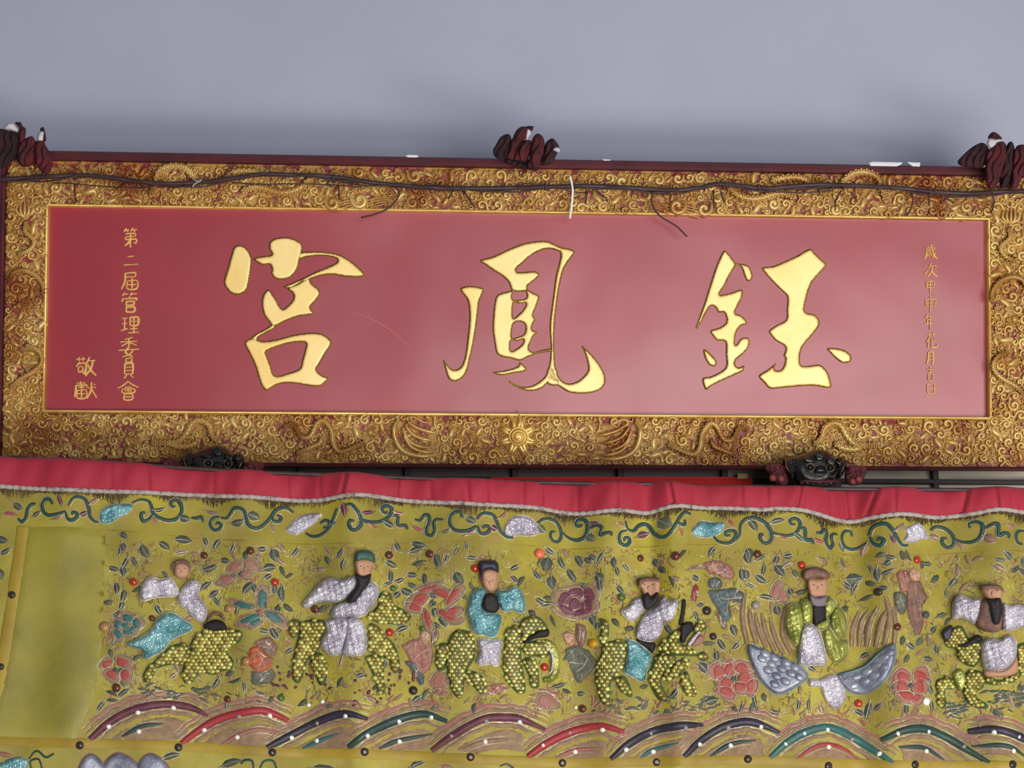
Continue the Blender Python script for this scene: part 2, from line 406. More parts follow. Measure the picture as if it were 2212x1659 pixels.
# ---- three large characters
S4 = 4.1475
BIG = {
 'gong': ((440,480), [
  ([(275,220),(330,205),(390,240),(430,320),(425,420),(410,520),(385,610),(320,650),(250,640),(200,590),(180,530),(215,410),(245,300)], ()),
  ([(440,325),(520,305),(610,290),(588,240),(590,180),(640,145),(720,132),(800,145),(880,195),(880,265),(865,320),(850,390),(820,450),(770,500),(700,515),(640,505),(605,460),(610,420),(590,380),(530,385),(480,360)], ()),
  ([(850,272),(960,262),(1080,265),(1200,285),(1290,330),(1370,390),(1445,470),(1400,492),(1280,490),(1150,470),(1050,480),(960,510),(860,550),(780,595),(710,580),(800,540),(900,495),(1000,445),(1100,405),(1190,360),(1195,330),(1130,308),(1030,302),(920,314),(850,332)], ()),
  ([(580,600),(640,680),(700,775),(750,750),(800,690),(800,640),(750,590),(840,550),(940,490),(965,545),(1030,600),(1045,640),(1000,710),(955,760),(985,810),(960,830),(850,845),(740,885),(620,940),(590,900),(540,830),(520,740),(530,660)], ()),
  ([(630,905),(560,950),(460,1005),(420,1045),(490,1075),(485,1040),(560,990),(640,950)], ()),
  ([(365,1080),(440,1035),(520,1065),(650,1050),(800,1010),(950,990),(1060,1000),(1140,1060),(1140,1100),(1090,1180),(1040,1270),(1010,1320),(1060,1370),(1115,1390),(1110,1415),(1040,1470),(930,1465),(800,1445),(680,1450),(600,1490),(560,1510),(520,1470),(490,1390),(460,1290),(410,1180)],
   ([(560,1160),(680,1110),(800,1080),(910,1080),(905,1150),(880,1240),(860,1310),(760,1350),(640,1375),(600,1280),(570,1200)],)),
  ]),
 'feng': ((930,490), [
  ([(265,560),(300,535),(380,530),(470,550),(475,580),(440,660),(425,780),(410,900),(385,1050),(355,1180),(330,1280),(290,1350),(220,1385),(160,1360),(130,1270),(110,1180),(150,1230),(190,1275),(240,1275),(280,1240),(310,1150),(330,1000),(345,860),(345,740),(330,660),(290,600)], ()),
  ([(440,300),(560,265),(700,200),(830,150),(950,128),(1050,128),(1120,160),(1180,190),(1165,222),(1080,200),(1000,208),(900,260),(820,330),(765,380),(780,405),(870,400),(945,400),(975,435),(920,490),(870,530),(865,575),(735,575),(700,500),(640,440),(560,390),(490,340)], ()),
  ([(1130,185),(1240,195),(1295,225),(1250,290),(1195,380),(1165,490),(1140,640),(1120,800),(1110,950),(1110,1100),(1120,1240),(1140,1330),(1190,1400),(1100,1425),(1035,1390),(1050,1290),(1070,1180),(1075,1050),(1065,900),(1080,750),(1100,600),(1120,450),(1150,330),(1165,240)], ()),
  ([(655,1320),(720,1385),(800,1425),(880,1430),(960,1395),(1030,1330),(1060,1250),(1130,1270),(1150,1350),(1220,1400),(1300,1390),(1370,1340),(1410,1280),(1400,1200),(1370,1110),(1310,1020),(1240,950),(1300,1005),(1380,1080),(1460,1160),(1520,1240),(1560,1320),(1565,1400),(1520,1460),(1430,1490),(1320,1495),(1230,1480),(1150,1430),(1070,1390),(1000,1445),(910,1472),(820,1458),(720,1410),(670,1355)], ()),
  ([(540,1300),(640,1290),(740,1265),(790,1240),(790,1205),(820,1225),(865,1270),(830,1300),(740,1312),(660,1330),(600,1325)], ()),
  ([(590,620),(640,590),(720,570),(760,540),(850,550),(900,580),(975,620),(960,680),(940,740),(920,790),(940,830),(920,870),(910,920),(975,945),(930,970),(900,1030),(880,1090),(920,1120),(1000,1100),(1085,1088),(1085,1116),(970,1135),(880,1165),(800,1200),(720,1180),(640,1165),(590,1130),(570,1030),(555,920),(560,800),(570,700)],
   ([(740,650),(735,600),(790,560),(850,580),(860,630),(820,650)], [(745,682),(800,690),(855,684),(830,740),(780,790),(740,815)], [(735,900),(750,865),(790,848),(840,870),(850,920),(830,965),(780,985),(730,990)], [(720,1022),(780,1025),(830,1008),(820,1050),(770,1090),(720,1110)])),
  ]),
 'yu': ((1470,490), [
  ([(395,210),(440,250),(490,320),(495,350),(450,420),(400,520),(350,600),(360,610),(450,590),(550,560),(555,620),(520,700),(490,770),(540,790),(590,840),(595,870),(540,890),(500,950),(490,1010),(495,1060),(540,1000),(600,990),(620,1020),(610,1080),(560,1140),(500,1190),(490,1230),(520,1260),(570,1240),(560,1290),(480,1330),(370,1380),(270,1430),(225,1460),(195,1360),(270,1340),(370,1290),(410,1240),(405,1140),(400,1030),(330,1020),(290,980),(265,930),(350,900),(410,850),(390,770),(340,770),(310,720),(270,710),(220,790),(160,900),(125,930),(160,830),(210,690),(270,500),(320,350),(370,240)], ()),
  ([(470,322),(560,332),(610,350),(645,420),(640,470),(600,490),(570,440),(550,375),(520,346),(470,344)], ()),
  ([(205,1090),(240,1110),(300,1170),(325,1210),(310,1250),(260,1240),(225,1190),(205,1130)], ()),
  ([(730,365),(830,350),(930,310),(1040,260),(1160,195),(1200,230),(1260,290),(1305,330),(1290,370),(1200,470),(1160,540),(1130,640),(1110,740),(1130,770),(1200,785),(1240,830),(1245,880),(1190,960),(1120,1040),(1080,1110),(1070,1200),(1090,1245),(1180,1240),(1250,1235),(1310,1290),(1345,1380),(1340,1445),(1200,1425),(1050,1430),(900,1445),(800,1450),(750,1400),(700,1335),(780,1280),(850,1220),(920,1150),(940,1090),(920,1060),(850,1020),(800,960),(790,930),(860,880),(945,830),(950,740),(955,630),(900,570),(820,490),(760,420)],
   ([(840,1270),(870,1210),(910,1160),(935,1170),(930,1230),(900,1280),(860,1285)],)),
  ([(1310,1090),(1390,1085),(1480,1110),(1530,1160),(1520,1210),(1450,1220),(1390,1180),(1340,1130)], ()),
  ])}
BLAB = {'gong': 'large gold raised character 宮', 'feng': 'large gold raised character 鳳', 'yu': 'large gold raised character 鈺'}
for k, (off, polys) in BIG.items():
    root = None
    for i, (poly, holes) in enumerate(polys):
        g = G()
        P_ = T(off, S4, poly); H_ = [T(off, S4, h) for h in holes]
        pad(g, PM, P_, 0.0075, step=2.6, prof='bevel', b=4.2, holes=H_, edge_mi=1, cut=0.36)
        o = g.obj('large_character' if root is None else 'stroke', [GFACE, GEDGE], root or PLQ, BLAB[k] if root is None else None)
        if root is None: root = o

# ---- small inscription characters, brush strokes on a 100 x 100 box
CH = {
'第': [[(25,5),(10,22)],[(18,14),(45,12)],[(30,15),(36,24)],[(65,3),(52,20)],[(58,12),(92,10)],[(72,13),(78,23)],[(20,32),(78,30),(80,45)],[(24,46),(80,44)],[(24,46),(20,60),(85,58),(82,78),(70,74)],[(50,30),(50,100)],[(48,62),(35,78),(15,90)]],
'二': [[(30,25),(72,20)],[(5,85),(98,78)]],
'屆': [[(25,8),(80,5),(78,28)],[(25,28),(78,26)],[(25,8),(24,50),(5,95)],[(38,50),(36,92),(88,90),(90,48),(38,50)],[(62,32),(62,88)],[(38,70),(88,69)]],
'管': [[(25,3),(10,18)],[(18,10),(45,9)],[(65,2),(54,16)],[(60,9),(92,8)],[(50,20),(50,30)],[(12,32),(8,48)],[(12,33),(90,30),(82,42)],[(32,46),(32,98)],[(32,46),(72,45),(70,62),(32,64)],[(32,74),(76,73),(74,96),(32,97)]],
'理': [[(5,12),(38,10)],[(8,42),(36,40)],[(22,12),(21,76)],[(2,82),(40,70)],[(50,8),(50,52)],[(50,8),(92,6),(90,50),(50,52)],[(50,30),(90,28)],[(70,8),(70,92)],[(50,72),(90,70)],[(42,95),(99,90)]],
'委': [[(68,3),(30,14)],[(10,26),(90,22)],[(50,10),(50,46)],[(48,28),(15,46)],[(52,28),(88,42)],[(52,48),(34,76),(70,98)],[(72,60),(55,84),(20,98)],[(2,66),(98,60)]],
'員': [[(30,3),(30,20),(72,19),(72,2),(30,3)],[(18,30),(18,80)],[(18,30),(82,28),(82,80)],[(18,46),(82,45)],[(18,62),(82,61)],[(18,79),(82,78)],[(36,82),(14,100)],[(62,82),(90,99)]],
'會': [[(50,0),(28,22),(2,38)],[(50,2),(72,20),(99,34)],[(36,32),(66,31)],[(24,42),(24,62),(76,61),(76,41),(24,42)],[(50,42),(50,61)],[(36,46),(41,56)],[(64,46),(59,56)],[(32,70),(32,98),(68,97),(68,69),(32,70)],[(32,84),(68,83)]],
'敬': [[(5,14),(50,12)],[(18,4),(19,22)],[(38,3),(36,22)],[(22,26),(5,50)],[(15,36),(50,34),(46,82),(36,78)],[(16,52),(15,74),(34,72),(35,50),(16,52)],[(68,2),(54,34)],[(60,22),(96,18)],[(84,20),(74,58),(48,95)],[(58,38),(74,68),(99,94)]],
'獻': [[(10,12),(50,10)],[(28,2),(28,22)],[(8,24),(54,22),(52,36)],[(8,24),(6,60),(2,90)],[(18,34),(46,33)],[(32,26),(32,44)],[(14,52),(14,94),(52,92),(52,50),(14,52)],[(32,52),(32,92)],[(14,70),(52,70)],[(58,38),(98,34)],[(76,5),(74,50),(56,96)],[(76,45),(99,92)],[(86,14),(94,24)]],
'歲': [[(50,0),(50,22)],[(50,9),(75,8)],[(28,8),(28,22)],[(10,24),(90,21)],[(20,34),(16,70),(2,96)],[(20,36),(84,33)],[(30,48),(54,46)],[(42,50),(41,84)],[(30,60),(26,80)],[(52,58),(58,76)],[(62,26),(72,66),(97,97)],[(86,54),(62,90)],[(76,24),(84,30)]],
'次': [[(8,22),(22,34)],[(4,78),(28,54)],[(50,5),(32,40)],[(44,26),(88,22),(78,42)],[(58,30),(54,62),(25,96)],[(57,55),(74,80),(99,97)]],
'甲': [[(12,12),(16,60)],[(12,12),(90,10),(82,58)],[(16,58),(84,56)],[(14,35),(86,33)],[(50,12),(50,100)]],
'申': [[(10,24),(16,66)],[(10,24),(92,22),(84,64)],[(16,64),(84,62)],[(13,44),(88,42)],[(50,0),(50,100)]],
'年': [[(30,2),(8,28)],[(24,16),(86,13)],[(26,36),(82,34)],[(28,36),(28,60)],[(2,62),(98,58)],[(56,16),(56,100)]],
'花': [[(10,14),(90,11)],[(34,3),(34,26)],[(66,2),(64,25)],[(34,30),(8,62)],[(22,50),(22,98)],[(84,38),(52,60)],[(54,32),(54,88),(66,96),(96,90),(98,74)]],
'月': [[(28,5),(26,60),(8,98)],[(28,6),(80,4),(79,94),(66,88)],[(28,34),(78,33)],[(27,60),(78,59)]],
'吉': [[(8,20),(92,17)],[(50,2),(50,40)],[(22,42),(78,40)],[(24,56),(26,96),(76,95),(78,55),(24,56)]],
'旦': [[(20,4),(22,66),(78,65),(80,3),(20,4)],[(21,34),(79,33)],[(2,94),(98,90)]]}
SM = [('第',264,299,491,535),('二',265,299,547,577),('屆',260,300,587,627),('管',260,299,631,675),('理',260,301,683,721),('委',255,301,727,772),('員',264,291,773,817),('會',253,300,823,864),
      ('敬',162,208,770,814),('獻',160,209,823,862),
      ('歲',1996,2025,528,561),('次',1996,2026,567,599),('甲',1999,2020,605,633),('申',1997,2023,639,674),('年',1997,2019,678,712),('花',1999,2025,718,752),('月',2000,2019,760,787),('吉',2001,2018,792,822),('旦',1999,2022,829,859)]
for c, x0, x1, y0, y1 in SM:
    g = G()
    for s in CH[c]:
        p = [(x0+(x1-x0)*a/100, y0+(y1-y0)*b/100) for a, b in s]
        vert = abs(p[-1][1]-p[0][1]) > abs(p[-1][0]-p[0][0])
        w = (5.4 if vert else 3.9) if x0 < 400 else (3.8 if vert else 2.7)
        ribbon(g, PM, p, [w*.8, w*1.15, w*.7], 0.0022, n=3, sm=len(p) > 2)
    g.obj('small_character', GTEXT, PLQ, 'small gold inscribed character ' + c)

# ---- gilt carving on the frame
OCC = []
def yTo(x): return 354+(x-100)*0.0151
def yTi(x): return 446+(x-110)*0.01535
def yBi(x): return 889+(x-97)*0.0065
def yBo(x): return 985+min(x,1100)*0.017
def in_frame(x, y, r):
    t = (y-400)/500
    xl, xr = 13-8*t, 2226
    if x-r < xl or x+r > xr+10 or y-r < yTo(x)-2 or y+r > yBo(x)+2: return False
    il, ir = 105-10*t, 2136
    return not (x+r > il and x-r < ir and y+r > yTi(x)-2 and y-r < yBi(x)+2)
_OA = [np.zeros((20000,3)), 0]
def free(x, y, r, k=0.86):
    A, n = _OA
    if n < len(OCC): A[n:len(OCC)] = OCC[n:]; _OA[1] = n = len(OCC)
    A = A[:n]; return bool(((A[:,0]-x)**2+(A[:,1]-y)**2 > (k*(r+A[:,2]))**2).all())
def spiral(cx, cy, r, a0, turns, d, tail=0.0, n=13):
    p = []
    for i in range(n):
        u = i/(n-1); q = r*(0.12+0.88*u); a = a0 + d*turns*2*math.pi*u
        p.append((cx+q*math.cos(a), cy+q*math.sin(a)))
    if tail:
        (x0,y0),(x1,y1) = p[-2], p[-1]; dx, dy = x1-x0, y1-y0; L = math.hypot(dx,dy)
        p.append((x1+dx/L*tail*r, y1+dy/L*tail*r))
    return p
def curl(g, cx, cy, r, a0, d, turns=1.35, tail=0.5, H=0.010):
    ribbon(g, FM, spiral(cx, cy, r*0.8, a0, turns, d, tail), [r*.5, r*.66, r*.72, r*.4], H, n=1, sm=True)
    dome(g, FM, cx, cy, r*.22, H*1.05, seg=6, rings=2)
def wisp(g, cx, cy, r, a, H=0.009):
    c, s = math.cos(a), math.sin(a)
    P = [(-1,-.1),(-.5,.35),(0,.1),(.5,-.3),(1,.15)]
    ribbon(g, FM, [(cx+r*(x*c-y*s), cy+r*(x*s+y*c)) for x,y in P], [r*.2,r*.8,r*.95,r*.7,r*.15], H, n=2)
DRAG = []
mir = lambda pts: [(2234+8*0-x, y+(1117-x)*-0.006*0+6) for x, y in pts]
def dragon(paths, w, label, flame=True, claws=()):
    root = None
    for p in paths:
        g = G(); ribbon(g, FM, p, [w*.65, w*1.15, w*1.15, w*.7], 0.020, n=5)
        q = smooth_open(p, 9); L = np.r_[0, np.cumsum(np.linalg.norm(np.diff(q, axis=0), axis=1))]
        t = np.gradient(q, axis=0); t /= np.linalg.norm(t, axis=1)[:,None]
        k = 0
        for s in np.arange(w*.3, L[-1]-w*.2, w*.34):       # overlapping scales and a saw-tooth back fin
            x, y = np.interp(s, L, q[:,0]), np.interp(s, L, q[:,1]); tx, ty = np.interp(s, L, t[:,0]), np.interp(s, L, t[:,1])
            for o in ((-.28,.06,.36) if k%2 else (-.14,.22)):
                dome(g, FM, x-ty*w*o, y+tx*w*o, w*.21, 0.0055, base=0.0165, seg=6, rings=2)
            if k%2: ribbon(g, FM, [(x+ty*w*.42, y-tx*w*.42), (x+ty*w*.85-tx*2, y-tx*w*.85-ty*2)], [w*.34, .8], 0.015, n=2, sec=3)
            k += 1
        o = g.obj('carved_dragon' if root is None else 'dragon_coil', GOLD, root or PLQ, label if root is None else None)
        if root is None: root = o
        for x, y in q[::3]: OCC.append((x, y, w*.55))
    for (cx, cy, s) in claws:                               # head with whiskers or a four-toed claw
        g = G(); dome(g, FM, cx, cy, 9, 0.017, seg=10); dome(g, FM, cx+s*8, cy+3, 6, 0.014, seg=8)
        dome(g, FM, cx-s*2, cy-4, 3, 0.006, base=0.014, seg=8, rings=2)
        for k in range(4): ribbon(g, FM, [(cx-s*4, cy-3+k*3), (cx-s*13, cy-8+k*6), (cx-s*20, cy-5+k*8)], [3.5,3,1], 0.011, n=3, sec=3)
        g.obj('dragon_head', GOLD, root); OCC.append((cx, cy, 13))
s395 = lambda pts, off: T(off, 3.95, pts)
D1 = [(326,956),(379,956),(402,938),(417,913),(435,908),(453,920),(458,941),(476,956)]
D1b = [(362,952),(382,964),(412,962),(432,950)]
D2 = [(612,922),(635,918),(650,943),(670,943),(685,915),(700,909),(716,930),(721,960),(736,976),(771,963),(792,953)]
D2b = [(640,980),(668,968),(690,958),(697,942)]
dragon([D1, D1b], 15, 'gilt carved dragon winding along the lower frame', claws=((300,940,-1),))
dragon([D2, D2b], 12, 'gilt carved dragon winding along the lower frame', claws=((800,935,1),))
dragon([mir(D1), mir(D1b)], 15, 'gilt carved dragon winding along the lower frame', claws=((1940,946,1),))
dragon([mir(D2), mir(D2b)], 12, 'gilt carved dragon winding along the lower frame', claws=((1438,941,-1),))
U1 = [(325,425),(335,392),(345,368),(375,358),(405,366),(432,396),(470,402)]
U2 = [(480,392),(505,372),(540,370),(575,378)]; U3 = [(520,414),(555,404),(605,416),(645,408),(680,376)]
mirT = lambda pts: [(2240-x, y+13) for x, y in pts]
dragon([U1, U2, U3], 16, 'gilt carved dragon winding along the upper frame', claws=((265,405,-1),))
dragon([mirT(U1), mirT(U2), mirT(U3)], 16, 'gilt carved dragon winding along the upper frame', claws=((1975,420,1),))
s276 = lambda pts: [(x/2.765, 380+y/2.765) for x, y in pts]
Lc = [s276(p) for p in ([(160,270),(150,330),(205,385),(180,440),(105,475)], [(50,640),(80,580),(150,565),(220,600),(258,660),(255,715)], [(150,1010),(225,1040),(252,1105),(205,1165),(120,1215),(60,1270)])]
mirC = lambda pts: [(2237-x, y+14) for x, y in pts]
dragon(Lc, 11, 'gilt carved dragon coiling down the side frame', claws=((40,660,-1),))
dragon([mirC(p) for p in Lc], 11, 'gilt carved dragon coiling down the side frame', claws=((2192,690,1),))
for m in (lambda p: p, mirC):        # lotus finials in the side columns
    g = G()
    for k in (-2,-1,0,1,2):
        ribbon(g, FM, m([(53,470),(53+k*9,456),(53+k*6,430-4*(2-abs(k)))]), [5,9,1.5], 0.012, n=4)
    dome(g, FM, *m([(53,472)])[0], 9, 0.013, ry=5); g.obj('lotus_finial', GOLD, PLQ)
    OCC.append((*m([(53,452)])[0], 22))
# phoenixes either side of the flaming pearl
for m in (lambda p: p, mir):
    tt = lambda pts: m(T((550,860), 3.687, pts))
    g = G(); ribbon(g, FM, tt([(1150,165),(1112,230),(1118,320),(1170,410),(1270,455),(1390,462),(1480,440)]), [8,14,14,16,12,3], 0.021, n=5)
    root = g.obj('carved_phoenix', GOLD, PLQ, 'gilt carved phoenix with swept wing feathers')
    for p in ([(1180,240),(1220,330),(1310,385),(1440,395)], [(1200,215),(1260,290),(1360,330),(1470,340)], [(1220,190),(1300,240),(1400,270),(1500,290)], [(1190,300),(1250,390),(1360,430),(1470,420)]):
        ribbon(G(), FM, tt(p), [9,11,10,2], 0.019, n=5).obj('feather', GOLD, root)
    for p in ([(1170,170),(1260,150),(1340,190),(1420,195)], [(1430,160),(1440,230),(1500,300)]):
        ribbon(G(), FM, tt(p), [5,7,2], 0.012, n=5).obj('feather', GOLD, root)
    g = G(); (hx, hy), = tt([(1135,150)]); dome(g, FM, hx, hy, 7, 0.018, seg=10); g.obj('phoenix_head', GOLD, root)
    for x, y in tt([(1150,200),(1150,330),(1250,420),(1300,250),(1400,400),(1420,300),(1380,200)]): OCC.append((x, y, 14))
# flaming pearl
PX, PY = 1119, 944
g = G(); dome(g, FM, PX, PY, 27, 0.026, seg=28, rings=6)
pearl = g.obj('flaming_pearl', GOLDL, PLQ, 'gold pearl with a spiral face and flame tongues')
ptop = []
sp = spiral(PX, PY, 24, 0.4, 3.2, 1, n=60); g = G()
xy = np.array(sp); rr = np.linalg.norm(xy-np.array([PX,PY]), axis=1)/27; hh = 0.026*np.sqrt(np.clip(1-rr**2, 0, 1))
tube(g, FM(xy, hh+0.0005), 0.0022, 6); g.obj('spiral', GOLDL, pearl)
for k in range(15):
    a = -math.pi/2 + k*2*math.pi/15; L = 60 if k in (0,1,14) else random.uniform(44, 56)
    c, s = math.cos(a), math.sin(a); tw = 5*(-1)**k
    ribbon(G(), FM, [(PX+20*c, PY+20*s), (PX+36*c-tw*s, PY+36*s+tw*c), (PX+L*c, PY+L*s*0.95)], [17, 13, 1], 0.014, base=0.003, n=5).obj('flame_tongue', GOLDL, pearl)
OCC.append((PX, PY, 44))
# combed waves beside the big curls of the top frame
for sx, m in ((1, lambda p: p), (-1, mirT)):
    for cx, cy, r in ((718,438,20), (777,432,24), (895,379,19), (775,372,15)):
        (x, y), = m([(cx, cy)]); g = G(); curl(g, x, y, r, 2.2 if sx > 0 else 0.9, sx, 1.2, 0.3, 0.013); g.obj('wave_crest', GOLD, PLQ); OCC.append((x, y, r*.9))
    for cx, cy in ((736,446),(800,440)):
        for k in range(4):
            p = [(cx-10, cy+12-k*6), (cx+12, cy+6-k*6), (cx+28, cy+1-k*5), (cx+46, cy+3-k*5)]
            ribbon(G(), FM, m(p), [3,4.4,4.4,2], 0.009, n=4).obj('wave_line', GOLD, PLQ)
        OCC.append((*m([(cx+22, cy-4)])[0], 20))
# cloud curls and flame wisps packed over what is left
spots = []
def scatter(n, r0, r1, k):
    for _ in range(n):
        r = random.uniform(r0, r1); q = random.random()
        if q < .40: x, y = random.uniform(10, 2226), random.uniform(350, 480)
        elif q < .80: x, y = random.uniform(10, 2226), random.uniform(885, 1004)
        elif q < .90: x, y = random.uniform(8, 105), random.uniform(430, 960)
        else: x, y = random.uniform(2132, 2228), random.uniform(430, 960)
        if in_frame(x, y, r*.8) and free(x, y, r, k): OCC.append((x, y, r)); spots.append((x, y, r))
scatter(5000, 10, 15, .8); scatter(7000, 7, 10, .78)
nb = len(spots); scatter(22000, 3.5, 6.5, .62)
fine = G()
for i, (x, y, r) in enumerate(spots):
    g = G() if i < 300 else fine
    if random.random() < .68: curl(g, x, y, r*1.08, random.uniform(0, 6.28), random.choice((-1,1)), random.uniform(1.1,1.5), random.uniform(.3,.9), 0.006+r*0.0004)
    else: wisp(g, x, y, r*1.25, random.uniform(0, 6.28), 0.006+r*0.0003)
    if i < 300: g.obj('cloud_curl', GOLD, FR)
fine.obj('fine_cloud_carving', GOLD, FR, kind='stuff')

# ================================================================== red cloth knots tied along the top of the plaque
KM = plaque_map(0.062)
def knot(off, s, lobes, linings, label, hook=None):
    P = T(off, s, [q for l in lobes for q in l[0]]); c = KM(np.array(P), np.zeros(len(P)))
    root = thing('cloth_knot', (float(c[:,0].mean()), float(c[:,1].mean()), float(c[:,2].min())), label, 'cloth knot', None)
    for k, (poly, m, z) in enumerate(lobes):
        g = G(); q = T(off, s, poly); pad(g, plaque_map(0.055+z), q, 0.026, step=2.2, b=15, back=True, pleat=0.34)
        g.obj('fold', m, root)
    for poly, z in linings:
        pad(G(), plaque_map(0.055+z), T(off, s, poly), 0.012, step=2.2, b=6, back=True).obj('lining', LINING, root, 'white lining showing in the fold')
    if hook: ribbon(G(), plaque_map(W0+.02), T(off, s, hook), [3,4,4,3], 0.006, n=5).obj('hook', GOLDL, root, 'gold hook under the cloth')
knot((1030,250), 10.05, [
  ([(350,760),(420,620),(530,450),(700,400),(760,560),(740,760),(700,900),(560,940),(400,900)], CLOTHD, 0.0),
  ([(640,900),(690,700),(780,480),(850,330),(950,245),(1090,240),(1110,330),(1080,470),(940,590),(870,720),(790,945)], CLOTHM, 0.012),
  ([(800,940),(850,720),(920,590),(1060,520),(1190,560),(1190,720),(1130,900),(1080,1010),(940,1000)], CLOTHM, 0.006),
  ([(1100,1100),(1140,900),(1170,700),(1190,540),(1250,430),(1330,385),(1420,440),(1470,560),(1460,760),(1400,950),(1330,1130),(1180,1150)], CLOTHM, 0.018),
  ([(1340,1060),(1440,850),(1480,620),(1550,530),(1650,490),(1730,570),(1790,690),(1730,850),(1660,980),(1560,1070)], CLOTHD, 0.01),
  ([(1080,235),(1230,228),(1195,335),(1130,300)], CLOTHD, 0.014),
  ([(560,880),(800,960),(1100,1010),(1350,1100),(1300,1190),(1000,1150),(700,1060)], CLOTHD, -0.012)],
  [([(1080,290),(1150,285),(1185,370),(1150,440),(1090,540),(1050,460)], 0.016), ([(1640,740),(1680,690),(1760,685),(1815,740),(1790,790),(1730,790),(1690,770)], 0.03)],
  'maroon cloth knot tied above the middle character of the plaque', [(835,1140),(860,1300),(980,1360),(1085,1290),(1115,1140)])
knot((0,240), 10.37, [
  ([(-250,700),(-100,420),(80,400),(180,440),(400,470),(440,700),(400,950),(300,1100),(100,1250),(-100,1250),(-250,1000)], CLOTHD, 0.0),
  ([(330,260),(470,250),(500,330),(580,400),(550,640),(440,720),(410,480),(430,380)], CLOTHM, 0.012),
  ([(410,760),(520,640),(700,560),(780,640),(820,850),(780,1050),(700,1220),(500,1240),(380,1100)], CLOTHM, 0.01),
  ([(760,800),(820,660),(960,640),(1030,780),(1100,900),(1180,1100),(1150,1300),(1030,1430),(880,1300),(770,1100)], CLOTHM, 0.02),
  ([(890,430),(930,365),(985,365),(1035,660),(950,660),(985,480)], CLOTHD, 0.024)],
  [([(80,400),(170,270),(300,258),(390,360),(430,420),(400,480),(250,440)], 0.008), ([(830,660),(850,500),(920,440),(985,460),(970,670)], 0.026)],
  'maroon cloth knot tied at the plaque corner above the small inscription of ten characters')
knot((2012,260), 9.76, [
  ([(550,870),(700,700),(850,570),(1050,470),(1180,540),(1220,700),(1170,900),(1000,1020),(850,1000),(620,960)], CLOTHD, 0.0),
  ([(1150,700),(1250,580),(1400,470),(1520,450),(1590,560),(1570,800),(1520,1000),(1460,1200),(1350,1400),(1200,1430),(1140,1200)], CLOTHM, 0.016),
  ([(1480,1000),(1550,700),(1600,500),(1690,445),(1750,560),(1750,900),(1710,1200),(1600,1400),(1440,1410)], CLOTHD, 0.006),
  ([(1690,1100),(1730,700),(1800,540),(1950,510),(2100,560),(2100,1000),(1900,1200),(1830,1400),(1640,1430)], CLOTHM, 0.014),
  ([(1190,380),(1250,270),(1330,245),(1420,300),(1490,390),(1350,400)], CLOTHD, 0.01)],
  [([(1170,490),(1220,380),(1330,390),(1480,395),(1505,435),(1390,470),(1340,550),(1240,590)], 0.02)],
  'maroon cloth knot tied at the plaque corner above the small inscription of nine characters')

# ================================================================== cable run across the top of the plaque
WH = W0+0.034
def wpts(p, h=WH, n=6):
    q = smooth_open(p, n); return plaque_map(h)(q, np.zeros(len(q)))
main = [(-30,390),(60,384),(115,381),(190,379),(290,391),(350,397),(430,394),(500,386),(560,377),(640,378),(720,382),(800,394),(880,402),(950,406),(1050,407),(1150,405),(1250,402),(1330,404),(1450,411),(1510,406),(1553,397),(1605,402),(1657,407),(1720,402),(1777,399),(1863,402),(1949,407),(2001,413),(2087,418),(2150,415),(2245,412)]
cab = thing('cable_run', plaque_map(WH)(np.array([(1106,405)]), [0])[0], 'dark wires twisted together and strung across the top of the carved frame', 'cable')
g = tube(G(), wpts(main), 0.0052, 8); g.obj('cable', WIRE, cab)
for ph, amp, r, dy in ((0.0, 5.0, .0022, 2), (2.1, 6.0, .0017, 4), (4.0, 4.0, .0015, 1)):
    q = smooth_open(main, 6); x = q[:,0]
    q2 = q + np.stack([np.zeros(len(q)), amp*np.sin(x*0.028+ph)*np.cos(x*0.009+ph)+dy], 1)
    hz = 0.004*np.cos(x*0.028+ph)+0.002
    tube(G(), plaque_map(WH)(q2, hz), r, 6).obj('thin_wire', WIRE2, cab)
for p in ([(115,395),(150,396),(190,400),(250,404),(310,405),(345,398)], [(500,394),(560,398),(640,397),(710,399),(780,404)], [(1600,410),(1660,414),(1740,416),(1800,412)], [(900,407),(930,398),(960,402),(1000,410)], [(1116,400),(1140,396),(1180,400)], [(1210,406),(1235,414),(1265,416),(1290,408)]):
    tube(G(), wpts(p), 0.0014, 6).obj('thin_wire', WIRE2, cab)
for p in ([(161,398),(163,428),(166,434),(159,439)], [(500,386),(501,374)], [(486,388),(484,377)], [(707,388),(709,398),(716,404)], [(731,400),(733,431)], [(850,402),(862,414),(858,430),(835,452),(805,464),(780,470)], [(978,412),(968,430)], [(1001,413),(1025,447)], [(949,404),(951,394)], [(1178,406),(1178,393)], [(1268,414),(1265,442)], [(1287,413),(1305,425),(1313,436)], [(1408,415),(1409,440),(1425,466),(1460,488),(1484,511)], [(1541,411),(1543,450)], [(1557,413),(1564,436)], [(1817,412),(1806,432),(1804,452)], [(1838,414),(1851,436)], [(1914,405),(1917,398)], [(1969,416),(1972,438),(1960,465)], [(2007,416),(2007,445)], [(2032,418),(2061,440)], [(2143,416),(2147,440),(2141,461)]):
    tube(G(), wpts(p, WH+.004), 0.0019, 6).obj('tie_end', WIRE2, cab)
for x, y in ((440,392),(424,393),(1180,405),(720,388),(1238,404),(1570,400),(1822,402),(1000,407),(163,382),(1640,405),(2010,414)):
    g = G(); q = [(x-1,y-6),(x,y),(x+1,y+6)]; tube(g, wpts(q, WH+.0035), 0.0042, 8); g.obj('binding', WIRE2, cab)
g = G(); tube(g, wpts([(419,388),(428,392),(436,388),(420,398),(416,404)], WH+.006), 0.0022, 6); g.obj('grey_twine', BEADG, cab, 'grey twine knot')
